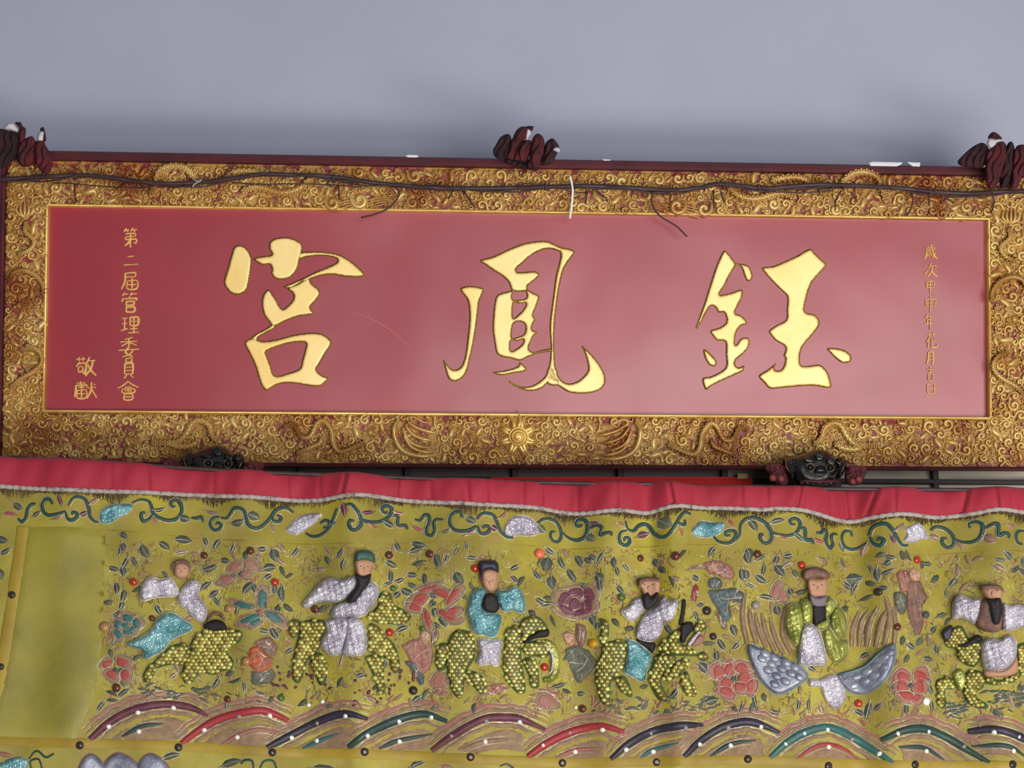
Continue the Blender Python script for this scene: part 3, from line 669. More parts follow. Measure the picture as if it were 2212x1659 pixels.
g = G(); ribbon(g, plaque_map(WH+.006), [(1231,382),(1235,396),(1237,411),(1235,440),(1231,472)], [4.5,4.5,5,5,4.5], 0.003, n=5)
q = smooth_open([(1231,382),(1235,396),(1237,411),(1235,440),(1231,472)], 5)
tube(g, plaque_map(WH+.0055)(q, np.zeros(len(q))), 0.0018, 6)
g.obj('cable_tie', WHITEP, None, 'white plastic cable tie hanging from the dark wires', 'cable tie')

# ================================================================== dark transom of the shrine under the plaque, lion brackets
YT = 0.115
def TZ(px, py, y): return plane_map(y)(np.array([(px, py)]), [0])[0]
tr = thing('shrine_transom', (0, YT, TZ(1100,1080,YT)[2]), 'dark wooden transom rail with narrow grey panels below the plaque', 'transom')
zt = TZ(1100, 960, YT)[2]; z1 = TZ(1100, 1004, YT)[2]; z2 = TZ(1100, 1031, YT)[2]; zb = TZ(1100,1120,YT)[2]
for nm, a, b, d in (('top_rail', z1, zt, 0), ('middle_rail', z2-.010, z2, .004), ('bottom_rail', zb, z2-.026, 0)):
    bevel(box(G(), (-1.5, YT-d, a), (1.5, YW-.002, b)).obj(nm, WOOD, tr, smooth=False), .002)
xs = [-1.49] + [TZ(x,1015,YT)[0] for x in (200,425,650,880,1112,1340,1565,1795,2020,2250)]
for i, x in enumerate(xs):
    bevel(box(G(), (x-.007, YT-.003, z2-.03), (x+.007, YW-.002, z1+.004)).obj('post', WOOD, tr, smooth=False), .002)
    if i < len(xs)-1:
        m = PANE_LIT if i >= 7 else PANED
        box(G(), (x+.007, YT+.018, z2-.002), (xs[i+1]-.007, YT+.026, z1+.002)).obj('panel', m, tr, smooth=False)
        box(G(), (x+.007, YT+.014, z2-.028), (xs[i+1]-.007, YT+.022, z2-.008)).obj('lower_panel', m, tr, smooth=False)
ym = YT-0.014
g = G(); pad(g, plane_map(ym), [(1060,1031),(1250,1030),(1400,1030),(1560,1030),(1624,1031),(1627,1052),(1627,1075),(1060,1075)], 0.002, step=8, b=4, prof='bevel', sm=False, back=True)
g.obj('paper_strip', PAPER, None, 'bright red paper strip tucked behind the red banner band', 'paper')
g = G(); pad(g, plane_map(ym-.003), [(1594,1023),(1615,1023),(1615,1034),(1593,1034)], 0.0015, step=3, b=2, prof='bevel', sm=False, back=True)
g.obj('paper_tag', TAG, None, 'small cream paper tag on the red paper strip', 'tag')

def lion(dx, dy, label):
    YL = -0.045; off = (1620+dx, 940+dy); s = 7.9
    mp = plane_map(YL); tt = lambda p: T(off, s, p)
    c = mp(np.array(tt([(1180,900)])), [0])[0]
    root = thing('lion_bracket', c, label, 'bracket', 'lion brackets under the plaque')
    pad(G(), mp, tt([(700,420),(800,360),(950,300),(1080,260),(1200,240),(1330,280),(1440,360),(1520,460),(1540,600),(1500,760),(1400,860),(1250,920),(1050,920),(880,860),(780,760),(700,600)]), 0.035, step=3.5, b=26).obj('head', BLACKL, root, 'black lacquered lion face')
    for p in ([(900,420),(960,370),(1060,370),(1110,430),(1090,480),(980,480)], [(1290,430),(1350,370),(1430,390),(1470,470),(1430,520),(1330,500)], [(1110,300),(1200,260),(1270,320),(1260,420),(1180,450),(1120,420)]):
        pad(G(), mp, tt(p), 0.010, step=2, b=5, base=0.031).obj('brow', BLACKL, root)
    for ex, ey in ((1030,550),(1370,555)):
        (x, y), = tt([(ex, ey)]); ring_ = [(x+8.8*math.cos(a), y+8.2*math.sin(a)) for a in np.linspace(0, 2*math.pi, 19)]
        g = tube(G(), mp(np.array(ring_), np.full(19, .039)), 0.0012, 6, caps=False); e = g.obj('eye', LIONGOLD, root, 'round eye with a worn gold rim')
        dome(G(), mp, x, y, 7.5, 0.010, base=0.033).obj('pupil', BLACKL, e)
    pad(G(), mp, tt([(1100,600),(1140,530),(1200,515),(1270,530),(1310,600),(1290,660),(1120,660)]), 0.018, step=2, b=8, base=0.031).obj('nose', BLACKL, root)
    for p in ([(890,640),(940,700),(1010,700),(1040,650)], [(1320,680),(1400,710),(1470,660),(1500,580)], [(620,450),(625,540),(660,600),(690,660)], [(1610,500),(1580,590),(1550,650)], [(1030,760),(1100,740),(1200,715),(1290,740),(1350,760)], [(1480,450),(1530,480),(1600,430)]):
        ribbon(G(), mp, tt(p), [2,4,3,1.5], 0.006, base=0.031, n=4).obj('gilt_line', LIONGOLD, root, 'worn gold line')
    ribbon(G(), mp, tt([(860,800),(960,780),(1100,790),(1250,790),(1400,790),(1520,790)]), [5,9,10,9,5], 0.012, base=0.026, n=4).obj('mouth', LIONRED, root, 'dull red lips')
    for k in range(7):
        x, y = tt([(880+k*100, 815)])[0]; dome(G(), mp, x, y, 4, 0.010, base=0.028, seg=8, rings=2).obj('tooth', LIONGOLD if k%2 else LIONRED, root)
    for p in ([(250,560),(330,500),(480,480),(620,560),(660,700),(640,840),(500,860),(380,760),(320,660)], [(1640,580),(1720,520),(1880,520),(2000,560),(1960,700),(1900,830),(1720,860),(1620,780)]):
        pad(G(), mp, tt(p), 0.022, step=3, b=10, base=-0.004, back=True, lump=.25).obj('mane_tuft', LIONRED, root, 'red carved mane tuft')
    for x, y in ((390,730),(530,745),(1850,755),(1750,790)):
        (x, y), = tt([(x, y)]); dome(G(), mp, x, y, 8, 0.016, base=0.012).obj('mane_curl', LIONPINK, root)
    for p in ([(600,420),(700,360),(820,380),(880,440),(820,560),(780,700),(700,760),(660,640),(600,520)], [(1480,400),(1560,370),(1640,430),(1640,560),(1560,700),(1500,740),(1480,560)]):
        pad(G(), mp, tt(p), 0.024, step=3, b=10, base=0.004, back=True, lump=.2).obj('ear', BLACKL, root)
    for k in range(10):
        x, y = tt([(random.uniform(420,620) if k < 5 else random.uniform(1620,1760), random.uniform(520,760))])[0]
        dome(G(), mp, x, y, 2.4, 0.004, base=0.018, seg=6, rings=2).obj('bead', LIONGOLD, root)
    box(G(), (c[0]-.05, YL+.01, c[2]-.01), (c[0]+.05, YT-.001, c[2]+.045)).obj('block', WOOD, root, smooth=False)
lion(0, 0, 'black lion head bracket with red mane under the plaque end with nine small characters')
lion(-1301, -9, 'black lion head bracket with red mane under the plaque end with ten small characters')

# ================================================================== embroidered banner
def lerp(tab):
    xs, ys = zip(*tab); return lambda x: np.interp(x, xs, ys)
ctop = lerp([(-60,982),(0,984),(100,989),(200,994),(300,1000),(400,1007),(500,1013),(600,1018),(740,1023),(900,1029),(1100,1037),(1250,1040),(1440,1042),(1470,1047),(1700,1051),(1900,1053),(2212,1055),(2280,1055)])
_cp = smooth_open([(-60,1047),(0,1050),(80,1056),(162,1061),(325,1064),(434,1068),(520,1073),(596,1076),(660,1079),(700,1079),(745,1074),(810,1073),(890,1080),(960,1086),(1040,1091),(1100,1093),(1160,1096),(1220,1104),(1270,1107),(1330,1104),(1395,1107),(1425,1101),(1465,1096),(1540,1098),(1640,1102),(1680,1100),(1740,1105),(1800,1118),(1848,1122),(1890,1116),(1960,1112),(2030,1115),(2100,1110),(2150,1104),(2212,1108),(2280,1110)], 5)
cordy = lambda x: np.interp(x, _cp[:,0], _cp[:,1])
BNR = thing('embroidered_banner', plane_map(YB)(np.array([(1106,2000)]), [0])[0], 'yellow silk banner embroidered with riders on scaled beasts, red band along its top', 'banner')
def sheet(name, ytop, ybot, x0, x1, nx, ny, m, h=0.0, label=None, extra=None, thick=0.0025):
    X = np.linspace(x0, x1, nx); xy = []
    for j in range(ny):
        t = j/(ny-1); xy += [(x, ytop(x)*(1-t)+ybot(x)*t) for x in X]
    xy = np.array(xy); hh = np.full(len(xy), h)
    if extra: hh = hh + extra(xy)
    g = G(); g.add(ban(xy, hh), [(j*nx+i, (j+1)*nx+i, (j+1)*nx+i+1, j*nx+i+1) for j in range(ny-1) for i in range(nx-1)])
    o = g.obj(name, m, BNR, label); s = o.modifiers.new('thickness', 'SOLIDIFY'); s.thickness = thick; s.offset = -1
    return o
sheet('ground_cloth', lambda x: cordy(x)-3, lambda x: 2010+0*x, -70, 2290, 330, 110, YEL, label='yellow satin ground cloth',
      extra=lambda q: 0.0012*np.sin(q[:,0]*0.05+q[:,1]*0.02)*np.sin(q[:,1]*0.045))
CREASE = [(742,1,-8,4),(858,.7,-3,3.5),(930,.4,0,5),(1010,.5,4,4),(1050,.5,0,4),(1130,.4,0,4),(1170,.6,0,4),(1250,.4,0,5),(1330,.5,0,4),(1446,1.1,6,4),(1500,.4,0,5),(1600,.5,0,4),(1655,.5,0,4),(1722,1,-7,4),(1800,.8,4,4),(1837,.8,4,4),(1885,1.1,-14,4),(1930,.5,0,4),(2085,1,-8,4),(2145,.7,4,4),(2180,.4,0,5),(240,.3,0,5),(320,.4,2,4),(460,.3,0,5),(620,.4,2,4),(690,.4,0,4)]
def red_relief(q):
    x, y = q[:,0], q[:,1]; t = (y-ctop(x))/(cordy(x)-ctop(x)+1e-6)
    h = 0.010*np.sqrt(np.clip(4*t*(1-t), 0, 1))
    for c, a, k, s in CREASE:
        u = (x-c-k*(t-.5)*1.6); h = h - 0.0055*a*np.exp(-(u/s)**2) + 0.0022*a*np.exp(-((u-2.4*s)/(1.6*s))**2)
    return h + 0.0012*np.sin(x*0.11+3*t)
sheet('red_band', ctop, lambda x: cordy(x)+2, -70, 2290, 700, 16, REDB, h=0.002, label='plain red cotton band', extra=red_relief)
X = np.linspace(-65, 2285, 900)
g = G(); tube(g, ban(np.stack([X, cordy(X)], 1), np.full(900, .005)), 0.0046*(1+0.12*np.sin(X*0.42)), 8); g.obj('cord', CORD, BNR, 'dirty white piping cord')
g = G(); tube(g, plane_map(YB)(np.stack([np.linspace(-90,2300,60), ctop(np.linspace(-90,2300,60))+4], 1), np.zeros(60)), 0.004, 8); g.obj('hanging_line', WIRE, BNR)
FRINGE_SHADE = mat('brown_fringe_shade', (84,66,40), 0.8, rgb2=(64,50,36), scale=60)
g = G()
for k in range(3600):
    x = random.uniform(-60, 2280); y = float(cordy(x))+3; d = 0.55+0.45*math.sin(x*0.045)*math.sin(x*0.013+1); L = random.uniform(6, 30)*(0.2+0.9*d*d)  # longer in patches, so the brown also stands for shade under the cord
    ribbon(g, ban, [(x, y), (x+random.uniform(-3,3), y+L*.5), (x+random.uniform(-5,5), y+L)], [1.6, 1.4, .5], 0.0022, n=1, sec=3)
g.obj('fringe_shade', FRINGE_SHADE, BNR, 'short brown frayed threads, doubling as dark shade under the cord', kind='stuff')
# plain panel and tapes
def quad_sheet(name, poly, m, h, label=None): return pad(G(), ban, poly, h, step=11, prof='bevel', b=3, sm=False, base=.002).obj(name, m, BNR, label)
quad_sheet('plain_panel', [(58,1138),(150,1141),(228,1143),(226,1250),(220,1400),(206,1500),(180,1560),(164,1602),(80,1598),(-30,1594),(-6,1500),(20,1400),(40,1270)], YELP, 0.0015, 'plain yellow satin panel without embroidery')
ribbon(G(), ban, [(50,1138),(42,1200),(30,1280),(16,1370),(2,1460),(-18,1560)], 24, 0.0008, n=8, base=.003).obj('tape', TAPE, BNR)
ribbon(G(), ban, [(-60,1598),(0,1600),(174,1606),(385,1612),(590,1624),(788,1629),(1016,1640),(1216,1647),(1419,1645),(1614,1642),(1790,1648),(1976,1654),(2290,1656)], 21, 0.0008, n=14, base=.0025).obj('tape', TAPE, BNR)
for p in ([(60,1140),(240,1146),(480,1165),(760,1176),(1000,1170),(1250,1184),(1480,1178),(1700,1179),(1900,1200),(2060,1194),(2290,1190)],):
    ribbon(G(), ban, p, 1.8, 0.0016, n=12, sec=3).obj('seam', GEDGE, BNR)
for p in ([(30,1194),(120,1196),(200,1190)], [(60,1522),(105,1524),(130,1519)], [(150,1372),(200,1370)], [(235,1178),(190,1178)]):
    ribbon(G(), ban, p, 2.5, 0.0025, base=.001, n=6, sec=3).obj('crease', YELP, BNR)

OB = []          # occupied spots in photo pixels
def occ(poly, k=1):
    for x, y in poly: OB.append((x, y))
    c = np.mean(poly, 0); OB.append(tuple(c))
    for x, y in poly[::2]: OB.append(((x+c[0])/2, (y+c[1])/2))
def outline(parent, poly, m=SILVER, w=1.8, closed=True, H=0.0016, base=0.0, name='silver_thread'):
    p = smooth_closed(poly, 3) if closed else smooth_open(poly, 4)
    if closed: p = np.vstack([p, p[:1]])
    return ribbon(G(), ban, p, w, H, base=base, sm=False, sec=3).obj(name, m, parent)
def offset(path, d):
    p = smooth_open(path, 4); t = np.gradient(p, axis=0); t /= np.linalg.norm(t, axis=1)[:,None]+1e-9
    return p + np.stack([-t[:,1], t[:,0]], 1)*d

# ---- scrolling vine along the top
VN = {(0,1040): [[(215,440),(260,480),(310,440),(330,340),(370,280),(430,265)], [(640,280),(600,220),(540,230),(510,290),(530,370),(590,410),(680,400),(800,370)], [(830,300),(880,220),(950,195),(1030,230),(1070,330),(1080,420),(1130,480),(1180,490)], [(800,380),(820,450),(870,475),(930,440),(930,390),(880,380),(880,410)], [(1580,260),(1680,220),(1780,240),(1820,330),(1830,380),(1900,430),(2000,460),(2100,440),(2160,370),(2160,260),(2100,215),(2040,240),(2050,290),(2090,290)], [(1820,400),(1780,450),(1720,480),(1690,430),(1700,380),(1740,380)]],
 (380,1050): [[(10,370),(60,310),(60,240),(20,180)], [(180,370),(250,370),(300,360),(320,420)], [(540,370),(600,380),(650,330),(690,270),(740,260),(810,290),(840,370),(860,450),(920,500),(990,500),(1060,450),(1130,370),(1180,290),(1250,250),(1330,250),(1400,300)], [(1150,370),(1170,410),(1230,410),(1250,360),(1210,340)], [(520,360),(450,370),(410,410),(410,470),(460,520),(520,500),(540,460),(500,430),(470,450)], [(1550,550),(1620,590),(1700,590),(1780,550),(1850,480),(1890,380),(1930,280)], [(1720,440),(1780,410),(1830,430),(1820,480),(1760,500)], [(2040,240),(2100,240),(2150,290),(2200,370),(2210,460),(2170,530),(2110,540),(2070,490),(2080,430),(2130,440)]],
 (760,1060): [[(0,190),(70,280),(110,360),(180,380),(280,380),(380,350),(450,290),(480,220),(450,180),(390,180),(360,220),(390,260),(430,250)], [(110,370),(110,430),(60,480),(0,490)], [(500,290),(550,290),(550,400),(640,400),(670,450)], [(760,330),(820,340),(870,280),(920,290),(930,360),(900,440),(900,510),(960,530),(990,470),(980,390),(1010,340),(1090,345)], [(1310,330),(1300,270),(1240,260),(1180,310),(1170,400),(1220,470),(1310,490),(1400,480),(1490,430)], [(1490,350),(1540,290),(1620,275),(1700,310),(1740,400),(1780,490),(1850,550),(1930,560)], [(1500,430),(1530,510),(1590,520),(1640,480),(1630,430),(1580,430),(1570,460)]],
 (1120,1080): [[(230,270),(300,220),(380,215),(460,250),(510,330),(520,420),(490,480),(430,480),(390,430),(400,370),(450,370)], [(540,370),(600,430),(700,465),(790,440),(830,360),(830,270),(780,220),(720,230),(700,280),(740,300),(770,280)], [(860,330),(930,300),(990,330),(970,420),(1040,400),(1100,400),(1100,440)], [(1270,260),(1300,350),(1370,370),(1430,310),(1500,280),(1570,310),(1620,390),(1700,450),(1780,420),(1850,320),(1910,220),(1970,160),(2050,180)], [(1880,280),(1930,310),(1970,300),(1970,250)], [(1290,370),(1220,390),(1195,450),(1210,520),(1270,550),(1320,510),(1310,460),(1260,460),(1260,500)]],
 (1480,1080): [[(340,440),(380,490),(460,520),(540,510),(590,450),(590,390),(540,370),(480,390),(480,430),(530,430)], [(590,490),(640,420),(650,310),(710,240),(800,220),(880,240),(960,290),(1010,370),(1030,450),(1000,510),(940,520),(890,470),(890,420),(930,420)], [(1030,390),(1120,420),(1240,430),(1320,390),(1360,310),(1340,250),(1280,230),(1240,260),(1260,300),(1300,300)], [(1360,350),(1420,350),(1430,480),(1500,480),(1530,530)], [(1570,390),(1620,390),(1670,350),(1700,400),(1690,500),(1740,570),(1780,510),(1760,430),(1800,390),(1850,400)], [(2040,410),(2020,350),(1950,350),(1910,420),(1930,510),(2000,560),(2090,560),(2200,500)]],
 (1812,1090): [[(380,360),(410,270),(480,230),(560,240),(630,320),(680,410),(740,490),(820,490)], [(390,380),(430,460),(490,490),(530,440),(490,400),(460,430)], [(1120,290),(1180,250),(1270,260),(1350,310),(1400,390),(1390,470),(1330,500),(1270,450),(1270,390),(1320,390)], [(1400,390),(1460,430),(1560,450),(1650,420),(1690,340),(1690,250),(1630,210),(1560,230),(1570,280)], [(1720,290),(1800,250),(1860,260),(1860,390),(1930,360),(1990,370),(1990,420)], [(2200,320),(2120,330),(2090,390),(2110,460),(2180,480)]]}
for off, L in VN.items():
    for p in L:
        q = T(off, 5.53, p)
        o = ribbon(G(), ban, q, [5,8,8.5,8,5.5], 0.004, n=4).obj('vine', TEAL, BNR)
        ribbon(G(), ban, offset(q, 4.8), 1.7, 0.0025, sm=False, sec=3).obj('silver_thread', SILVER, o)
CLOUDS = [(AQUA, T((0,1040), 5.53, [(1190,480),(1210,350),(1300,290),(1450,268),(1590,285),(1550,370),(1420,440),(1300,508)])),
 (LAV, T((380,1050), 5.53, [(1310,510),(1400,400),(1500,330),(1600,318),(1745,328),(1680,420),(1580,490),(1440,572),(1370,560)])),
 (LAV, [(1087,1149),(1098,1124),(1116,1113),(1140,1115),(1158,1128),(1166,1150),(1146,1158),(1122,1157),(1100,1160)]),
 (AQUA, T((1480,1080), 5.53, [(65,385),(130,300),(200,250),(330,270),(465,275),(440,380),(340,440),(240,455),(120,440)])),
 (LAV, T((1812,1090), 5.53, [(770,300),(830,260),(950,210),(1040,280),(1105,390),(1000,412),(860,462),(750,440),(800,370)]))]
for m, p in CLOUDS:
    o = pad(G(), ban, p, 0.011, step=3, b=9, lump=.15).obj('cloud_pad', m, BNR); outline(o, p, w=1.6); occ(p)

# ---- leaves
def leaf(cx, cy, L, w, ang, m=LEAF, parent=None, rib=True):
    c, s = math.cos(ang), math.sin(ang); f = lambda x, y: (cx+x*c-y*s, cy+x*s+y*c); b = random.uniform(-.12, .12)*L
    o = ribbon(G(), ban, [f(-L/2,0), f(-L*.2,b), f(L*.15,b), f(L/2,0)], [1.5, w, w*.9, 1], 0.0032, n=3).obj('leaf', m, BNR)
    if rib:
        g = G(); ribbon(g, ban, [f(-L*.6,0), f(-L*.2,b), f(L*.15,b), f(L*.4,0)], 1.7, 0.0018, base=.0026, n=2, sec=3)
        ribbon(g, ban, [f(-L/2,0), f(-L*.2,b+w*.52), f(L*.15,b+w*.48), f(L/2,0)], 1.4, 0.0016, n=2, sec=3)
        if random.random() < .5: ribbon(g, ban, [f(-L/2,0), f(-L*.2,b-w*.52), f(L*.15,b-w*.48), f(L/2,0)], 1.4, 0.0016, n=2, sec=3)
        g.obj('silver_thread', SILVER, o)
    OB.append((cx, cy)); OB.append(f(L*.35,0)); OB.append(f(-L*.35,0))
LV = [(267,1159,20,12,.5),(267,1182,22,14,1.2),(316,1190,38,20,1.1),(353,1181,30,16,.6),(396,1167,40,18,.1),(442,1168,24,12,1.2),(469,1176,28,14,2.2),(500,1185,26,10,2.0),(270,1217,32,12,2.1),(264,1236,26,16,1.3),(453,1222,44,14,-.3),(486,1211,24,16,.2),(264,1288,36,16,1.8),(261,1308,24,14,1.9),(537,1273,40,20,2.4),(267,1500,38,12,2.5),(218,1526,34,10,2.2),(552,1270,26,14,1.2),
 (592,1199,34,24,1.3),(583,1228,34,20,-.2),(635,1190,30,10,2.2),(862,1179,28,12,1.2),(905,1175,38,14,.2),(899,1187,36,14,-.3),(847,1218,32,16,.5),(890,1242,26,14,.1),(862,1250,26,12,-.4),(841,1257,24,8,-.4),(942,1214,38,16,1.3),(982,1191,26,8,2.1),(963,1207,26,9,1.9),(1008,1182,16,8,1.4),(1019,1205,28,10,.1),(993,1248,34,24,1.0),(611,1282,40,16,1.5),(881,1276,34,18,.4),(871,1359,34,12,-.4),(571,1362,26,12,.2),(592,1368,34,16,1.0),(957,1340,36,24,1.1),(942,1352,26,12,.5),
 (1181,1218,36,26,1.9),(1194,1257,34,24,1.5),(1218,1214,36,14,1.1),(1235,1242,40,18,1.0),(1252,1211,34,18,1.1),(1295,1208,38,9,2.1),(1163,1242,30,10,.9),(1295,1248,26,22,.8),(1332,1236,26,10,1.3),(1297,1266,30,16,1.4),(1341,1273,26,12,.9),(1169,1297,32,12,.5),(1181,1306,34,12,-.2),(1279,1340,30,18,1.2),(1288,1352,22,14,1.5),(1516,1445,34,20,.8),(1537,1515,34,20,-.3),(1559,1392,34,14,1.0),(1583,1362,30,18,1.2),(1614,1199,30,22,1.3),(1602,1242,32,16,1.5),(1632,1512,34,12,1.4),(1546,1417,26,14,1.5),(1209,1480,40,10,-.3),
 (1612,1208,30,20,1.2),(1683,1233,36,18,.9),(1643,1251,34,16,.6),(1612,1242,26,18,1.4),(1655,1294,40,14,.2),(1707,1279,18,14,1.3),(1680,1319,26,18,1.4),(1852,1245,40,30,-.1),(1827,1217,30,8,.9),(1898,1240,34,14,1.5),(1882,1228,24,8,1.1),(1916,1236,32,9,-.4),(1880,1533,40,16,1.8),(1862,1540,26,12,.5),(1635,1528,30,10,1.2),(1747,1524,36,9,1.6),(1720,1524,26,9,1.7),(1953,1533,26,12,1.6),(1640,1204,34,10,-.5),
 (5,1165,30,16,.3),(12,1190,30,12,-.5),(2,1240,26,22,1.4)]
for a in LV: leaf(*a)

RB = BROWNC; RR = ROSE
for x, y, L, w, a, m in [(22,1112,34,9,.1,RR),(81,1112,24,10,-.6,STONE),(127,1118,30,7,-.4,PINK),(204,1085,26,9,-.6,PINK),(183,1112,20,12,-.5,WINE),(335,1123,18,9,1.3,PINK),(344,1098,30,9,-.2,LEAF),(456,1104,34,7,.2,RB),(514,1126,34,16,-.2,LEAF),(548,1117,30,22,.4,STONE),(590,1139,24,8,1.4,TAN),(398,1117,28,18,.2,LEAF),(742,1104,34,16,1.4,WINE),(718,1133,26,10,-.3,LEAF),(796,1109,34,10,-.2,WINE),(863,1104,26,7,.1,RR),(840,1132,28,16,.5,LEAF),(809,1138,24,7,.4,RR),(905,1138,30,8,.4,RR),(963,1145,28,9,-.4,LEAF),(1017,1127,28,16,.4,STONE),(1017,1154,28,7,-.4,PINK),(1067,1143,18,16,.6,WINE),(1085,1112,28,8,-.7,RR),(1172,1141,26,18,.8,STONE),(1277,1160,26,18,.6,STONE),(1283,1129,28,10,0,WINE),(1391,1156,32,14,-.3,WINE),(1435,1130,36,30,.5,STONE),(1467,1152,24,8,1.3,RR),(1579,1131,28,8,.9,RR),(1623,1138,30,18,.9,LEAF),(1679,1129,34,12,-.2,LEAF),(1690,1163,26,8,.4,RR),(1724,1163,30,12,.7,STONE),(1769,1167,30,9,.3,RR),(1823,1178,24,18,1.2,STONE),(1873,1186,32,18,1.9,TAN),(1924,1168,22,10,1.2,WINE),(1939,1139,30,14,-.7,TAN),(2074,1177,24,10,.9,PINK),(2132,1166,30,20,.5,BROWNC),(2181,1139,30,8,.2,PINK),(2024,1160,26,14,.3,TAN),(40,1092,26,18,.6,LEAF),(130,1085,30,10,1.2,WINE),(1224,1104,26,12,-.4,WINE),(1340,1136,20,8,.4,RR)]:
    leaf(x, y, L, w, a, m)

# ---- flowers: a tan edged petal with a coloured heart each
def flower(petals, m, rim=TAN, center=None, cm=BLUEG, label=None):
    g = G()
    cx, cy = center if center else np.mean([(p[0], p[1]) for p in petals], 0)
    def drop(x, y, a, b, r, k):
        c, s = math.cos(r), math.sin(r); o = []
        for t in np.linspace(0, 2*math.pi, 14, endpoint=False):
            px, py = x+k*(a*math.cos(t)*c-b*math.sin(t)*s), y+k*(a*math.cos(t)*s+b*math.sin(t)*c)
            d = math.hypot(px-cx, py-cy); far = math.hypot(x-cx, y-cy)
            q = 1+0.10*math.cos(3*t+x) if d > far else 1-.12
            o.append((x+(px-x)*q, y+(py-y)*q))
        return o
    for i, p in enumerate(petals): pad(g, ban, drop(*p, 1.5), .0022+.0003*i, step=3.4, b=3)
    root = g.obj('flower', rim, BNR, label)
    for x, y, a, b, r in petals:
        i = petals.index((x, y, a, b, r)); o = pad(G(), ban, drop(x+(cx-x)*.12, y+(cy-y)*.12, a, b, r, 1.02), .0014, step=3, b=4, base=.0022+.0003*i).obj('petal', m, root)
        e = drop(x, y, a, b, r, 1.5); e.append(e[0])
        ribbon(G(), ban, e, 1.7, 0.0016, n=2, sec=3, base=.0016+.0003*i).obj('silver_thread', SILVER, root); OB.append((x, y))
    if center: dome(G(), ban, *center, 5.5, 0.005, base=.001).obj('flower_center', cm, root)
c6 = lambda x, y: (540+x/3.259, 1150+y/3.259)
c5 = lambda x, y: (x/3.259, 1150+y/3.259)
c7 = lambda x, y: (1080+x/3.259, 1150+y/3.259)
c8 = lambda x, y: (1600+x/3.26, 1150+y/3.26)
flower([(567,1291,10,22,.1),(595,1334,22,10,.55),(540,1339,24,9,-.35),(522,1306,24,7,.25),(552,1347,14,7,-.5)], LEAFT, center=(561,1322), cm=PINK, label='teal five-petalled flower')
flower([(506,1224,15,10,-.3),(543,1219,15,12,.2),(488,1252,17,9,-.2),(530,1240,12,8,0)], PINK, center=(519,1240))
flower([(*c5(905,600),13,9,.3),(*c5(975,640),11,10,1),(*c5(915,700),14,9,-.3),(*c5(825,650),11,10,-.8),(*c5(825,725),12,9,.9),(*c5(885,655),9,6,0)], LEAFT, label='teal flower with tan petal edges')
flower([(*c5(750,920),13,8,-.4),(*c5(870,910),15,10,.3),(*c5(790,1005),14,11,.5),(*c5(890,1010),11,13,.2)], ROSE, center=c5(815,970))
flower([(*c6(1185,470),13,22,.9),(*c6(1260,380),24,6,-.2),(*c6(1355,420),20,9,.4),(*c6(1440,450),9,22,.6),(*c6(1150,530),16,8,.3),(*c6(1400,595),24,9,.4),(*c6(1245,620),8,22,-.3),(*c6(1440,560),14,8,-.1)], ROSE, center=c6(1295,500), label='red lotus with curled petals')
flower([(*c7(640,430),13,17,-.4),(*c7(545,415),18,13,.3),(*c7(455,465),18,16,-.3),(*c7(620,520),16,18,.5),(*c7(470,550),20,10,.4),(*c7(575,565),18,9,-.2),(*c7(530,500),15,13,.1)], WINE, label='wine coloured peony')
flower([(*c7(1530,975),14,15,.3),(*c7(1610,960),12,15,0),(*c7(1705,950),16,12,.2),(*c7(1725,1025),15,15,0),(*c7(1590,1065),14,13,.4),(*c7(1690,1095),15,10,.2),(*c7(1590,1130),16,10,.3),(*c7(1770,1090),9,14,.2)], ROSE, rim=PINK, center=c7(1640,1030))
flower([(*c8(1130,1020),15,13,.3),(*c8(1270,1010),15,15,.2),(*c8(1120,1090),14,12,-.4),(*c8(1260,1090),14,14,.3),(*c8(1160,1160),16,10,.2),(*c8(1240,1175),12,9,-.3)], ROSE, rim=PINK, center=c8(1190,1080))
flower([(*c8(250,415),11,16,.3),(*c8(285,445),9,14,-.4)], PINK)
flower([(*c6(1330,1040),14,13,.4)], PINK)
flower([(*c7(330,1190),20,13,.3)], PINK)

